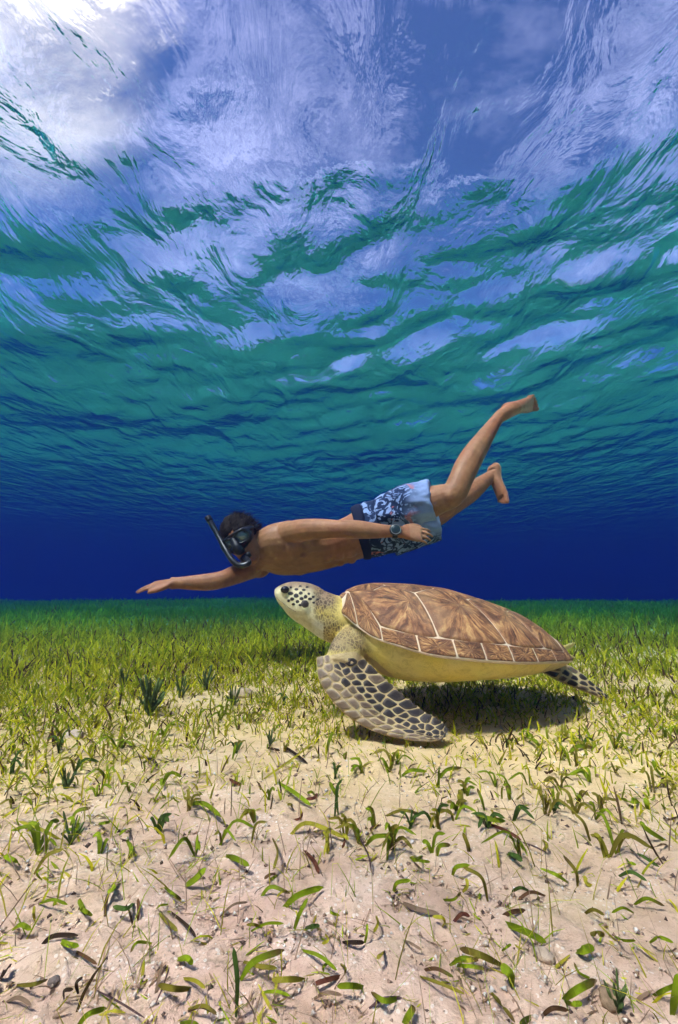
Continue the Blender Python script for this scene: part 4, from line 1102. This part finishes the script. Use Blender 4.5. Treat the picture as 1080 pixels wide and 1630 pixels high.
    nz_ = vnoise(hv[:, 0]*60, hv[:, 1]*60, hv[:, 2]*60)-.5 + .7*(vnoise(hv[:, 0]*150, hv[:, 1]*150, hv[:, 2]*150)-.5)
    line = -.055 + .115*sstep(-.02, .075, ff)      # hairline: low at the nape, high at the brow
    inside = np.clip((line-uu)/.03, 0, 1)
    hv = hv + (hv-hd(0, .032, -.014))*(nz_*.22 - inside*.24)[:, None]
    hb.v = [tuple(p) for p in hv]
    m_hair = plain('dark_hair', (.016, .011, .009), .8, .12, .5, 80)
    hair = hb.build('hair', m_hair, body)
    tb = MB()
    for _ in range(1500):
        a = rng.uniform(0, 6.283); e = rng.uniform(-.35, 1.3); dv = nrm(rt*math.cos(a)*math.cos(e) + face*math.sin(a)*math.cos(e) + hu*math.sin(e))
        p = hd(0, .032, -.014) + rt*np.dot(dv, rt)*.084 + hu*np.dot(dv, hu)*.099 + face*np.dot(dv, face)*.104
        if np.dot(p-hc, face) > .055 and np.dot(p-hc, hu) < .07: continue
        if np.dot(p-hc, hu) < -.03: continue
        drift = nrm(np.array((.8, .25, .45)) + rng.normal(0, .45, 3)); ln = rng.uniform(.010, .028); wv = nrm(np.cross(dv, drift))*.0013
        i0 = len(tb.v); q = p + dv*ln*.35 + drift*ln*.45; e_ = p + dv*ln*.5 + drift*ln
        tb.v += [tuple(p-wv), tuple(p+wv), tuple(q+wv*.8), tuple(q-wv*.8), tuple(e_)]
        tb.f += [(i0, i0+1, i0+2, i0+3), (i0+3, i0+2, i0+4)]
    tb.build('loose_strands', m_hair, hair)

    # ---- diving mask
    e = bpy.data.objects.new('diving_mask', None); COL.objects.link(e)
    tag(e, 'black twin lens diving mask on the diver', 'diving mask')
    m_rub = plain('black_rubber', (.008, .008, .009), .42, .35); m_frame = plain('black_plastic', (.012, .012, .013), .3, .45)
    k = NT('mask_glass'); gl = k.n('BsdfGlossy'); gl.inputs['Roughness'].default_value = .06; gl.inputs['Color'].default_value = (.9, .95, .95, 1)
    tr = k.n('BsdfTransparent'); tr.inputs['Color'].default_value = (.75, .82, .80, 1); df = k.n('BsdfDiffuse'); df.inputs['Color'].default_value = (.34, .36, .35, 1)
    m1 = k.n('MixShader'); m1.inputs[0].default_value = .42; k.l(tr.outputs[0], m1.inputs[1]); k.l(df.outputs[0], m1.inputs[2])
    m2 = k.n('MixShader'); m2.inputs[0].default_value = .14; k.l(m1.outputs[0], m2.inputs[1]); k.l(gl.outputs[0], m2.inputs[2]); k.l(m2.outputs[0], k.out.inputs['Surface'])
    def outline(n, kind):
        pts = []
        for i in range(n):
            a = 2*math.pi*i/n; c_, s_ = math.cos(a), math.sin(a)
            if kind == 'mask':
                x = .082*math.copysign(abs(c_)**.7, c_); y = .016 + (.036 if s_ > 0 else .050)*math.copysign(abs(s_)**.75, s_)
                if s_ < 0: y += .018*(abs(x)/.082)**2; x *= (1 - .10*abs(s_))
            else:
                x = .0285*math.copysign(abs(c_)**.75, c_); y = .0235*math.copysign(abs(s_)**.75, s_); y += -.004*(x/.0285) if s_ < 0 else 0
            pts.append((x, y))
        return pts
    def band(rings_, closed_ends=True):
        b = MB(); n = len(rings_[0])
        for r_ in rings_: b.v += [tuple(p) for p in r_]
        for i in range(len(rings_)-1):
            for q in range(n): b.f.append((i*n+q, i*n+(q+1) % n, (i+1)*n+(q+1) % n, (i+1)*n+q))
        return b
    om = outline(40, 'mask')
    def orr(sc, fz): return [hd(x*sc, .012+(y-.012)*sc, fz - 5.2*(x*sc)**2*(1.0)) for x, y in om]
    sk = band([orr(.98, .050), orr(1.06, .062), orr(1.05, .088), orr(1.0, .108), orr(.90, .112), orr(.86, .100)]); sk.build('skirt', m_rub, e)
    # front frame plate with two lens rims
    fr = MB(); cen = []
    for s in (1, -1):
        q = outline(28, 'lens'); cx, cy, cz = s*.0385, .018, .106
        def lr(sc, dz, s=s, q=q, cx=cx, cy=cy, cz=cz): return [hd(cx + s*x*sc, cy + y*sc, cz + dz - 3.5*(cx + s*x*sc)**2) for x, y in q]
        rim_ = band([lr(1.42, -.012), lr(1.36, .004), lr(1.12, .008), lr(1.0, .004), lr(.98, -.010)]); rim_.build('lens_rim', m_frame, e)
        lens = MB(); ln_ = lr(1.0, .0005); n = len(ln_); ctr = hd(cx, cy, cz+.001 - 3.5*cx**2)
        back = [p - face*.003 for p in ln_]
        lens.v = [tuple(p) for p in ln_] + [tuple(p) for p in back] + [tuple(ctr), tuple(ctr-face*.003)]
        for i in range(n): lens.f += [(i, (i+1) % n, 2*n), (n+(i+1) % n, n+i, 2*n+1), (i, n+i, n+(i+1) % n, (i+1) % n)]
        lens.build('lens', k.m, e)
    np_ = MB(); np_.loft([(*hd(0, .038, .098), .014, .010), (*hd(0, .012, .112), .017, .014), (*hd(0, -.014, .124), .023, .018), (*hd(0, -.034, .118), .022, .015), (*hd(0, -.040, .098), .014, .008)], face, 14, 18)
    np_.build('nose_pocket', m_rub, e)
    stp = MB(); ns = 40; rings_ = [[], [], [], []]
    for i in range(ns+1):
        a = math.pi*(-.05 + 1.10*i/ns); x, z = math.cos(a)*.090, -math.sin(a)*.112
        for j, (du, dr) in enumerate(((-.012, 1.0), (.012, 1.0), (.012, .96), (-.012, .96))): rings_[j].append(hd(x*dr, .016+du, z*dr - .006))
    for r_ in rings_: stp.v += [tuple(p) for p in r_]
    m_ = ns+1
    for j in range(4):
        for i in range(ns): stp.f.append((j*m_+i, j*m_+i+1, ((j+1) % 4)*m_+i+1, ((j+1) % 4)*m_+i))
    stp.build('strap', m_rub, e)
    for s in (1, -1): MB().ball(hd(s*.034, .014, .068), [rt*.013, hu*.012, face*.012]).build('eye', plain('eye', (.35, .32, .28), .2, .5), body)

    # ---- snorkel
    e2 = bpy.data.objects.new('snorkel', None); COL.objects.link(e2)
    tag(e2, 'black bent snorkel tube held in the mouth beside the mask', 'snorkel')
    mouth = hd(0, -.068, .092)
    path = [mouth + face*.020, A(396, 896, 1.865), A(384, 900, 1.86), A(372, 894, 1.865), A(362, 879, 1.885), A(350, 857, 1.92), A(340, 839, 1.94), A(332, 825, 1.95)]
    sn = MB(); sn.loft([(*p, .0128, .0128) for p in path], (0, -1, 0), 14, 50); sn.build('tube', m_frame, e2)
    MB().loft([(*A(334.5, 829.5, 1.945), .0150, .0150), (*A(331, 823, 1.951), .0150, .0150)], (0, -1, 0), 14, 5).build('top_band', m_rub, e2)
    MB().loft([(*(mouth - rt*.026 + face*.008), .009, .011), (*(mouth + face*.016), .016, .015), (*(mouth + rt*.026 + face*.008), .009, .011)], hu, 12, 12).build('mouthpiece', m_rub, e2)

    # ---- wristwatch
    e3 = bpy.data.objects.new('wristwatch', None); COL.objects.link(e3)
    tag(e3, 'black round sports watch on the wrist beside the shorts', 'watch')
    wc = A(629, 846, 1.815); wx = nrm(A(640, 847, 1.815)-A(612, 845.5, 1.818)); wn = nrm(np.array((0, -1, .10)) - wx*np.dot((0, -1, .10), wx)); wy = np.cross(wn, wx)
    st = MB(); ns = 30
    for i in range(ns):
        a = 2*math.pi*i/ns
        for dx, rr in ((-.011, 1.0), (.011, 1.0), (.011, .9), (-.011, .9)):
            st.v.append(tuple(wc + wx*dx + (wy*math.cos(a)*.031 + wn*math.sin(a)*.031)*rr))
    for i in range(ns):
        for j in range(4): st.f.append((i*4+j, ((i+1) % ns)*4+j, ((i+1) % ns)*4+(j+1) % 4, i*4+(j+1) % 4))
    st.build('strap', m_rub, e3)
    def disc(r0, z0, r1, z1, nm, mt, inner=None):
        b = MB(); n = 32
        prof = [(r0, z0), (r0*1.03, (z0+z1)/2), (r1, z1)] + ([(inner, z1), (inner, z1-.002)] if inner else [(1e-4, z1)])
        for r_, z in prof:
            for i in range(n): a = 2*math.pi*i/n; b.v.append(tuple(wc + wx*r_*math.cos(a) + wy*r_*math.sin(a) + wn*z))
        for j in range(len(prof)-1):
            for i in range(n): b.f.append((j*n+i, j*n+(i+1) % n, (j+1)*n+(i+1) % n, (j+1)*n+i))
        return b.build(nm, mt, e3)
    disc(.025, .022, .024, .037, 'case', m_frame)
    disc(.0212, .0365, .0205, .0405, 'bezel', plain('watch_bezel', (.22, .25, .25), .3, .5), .0190)
    disc(.0191, .0365, .0189, .0392, 'dial', plain('watch_dial', (.02, .035, .035), .15, .6))
make_person()
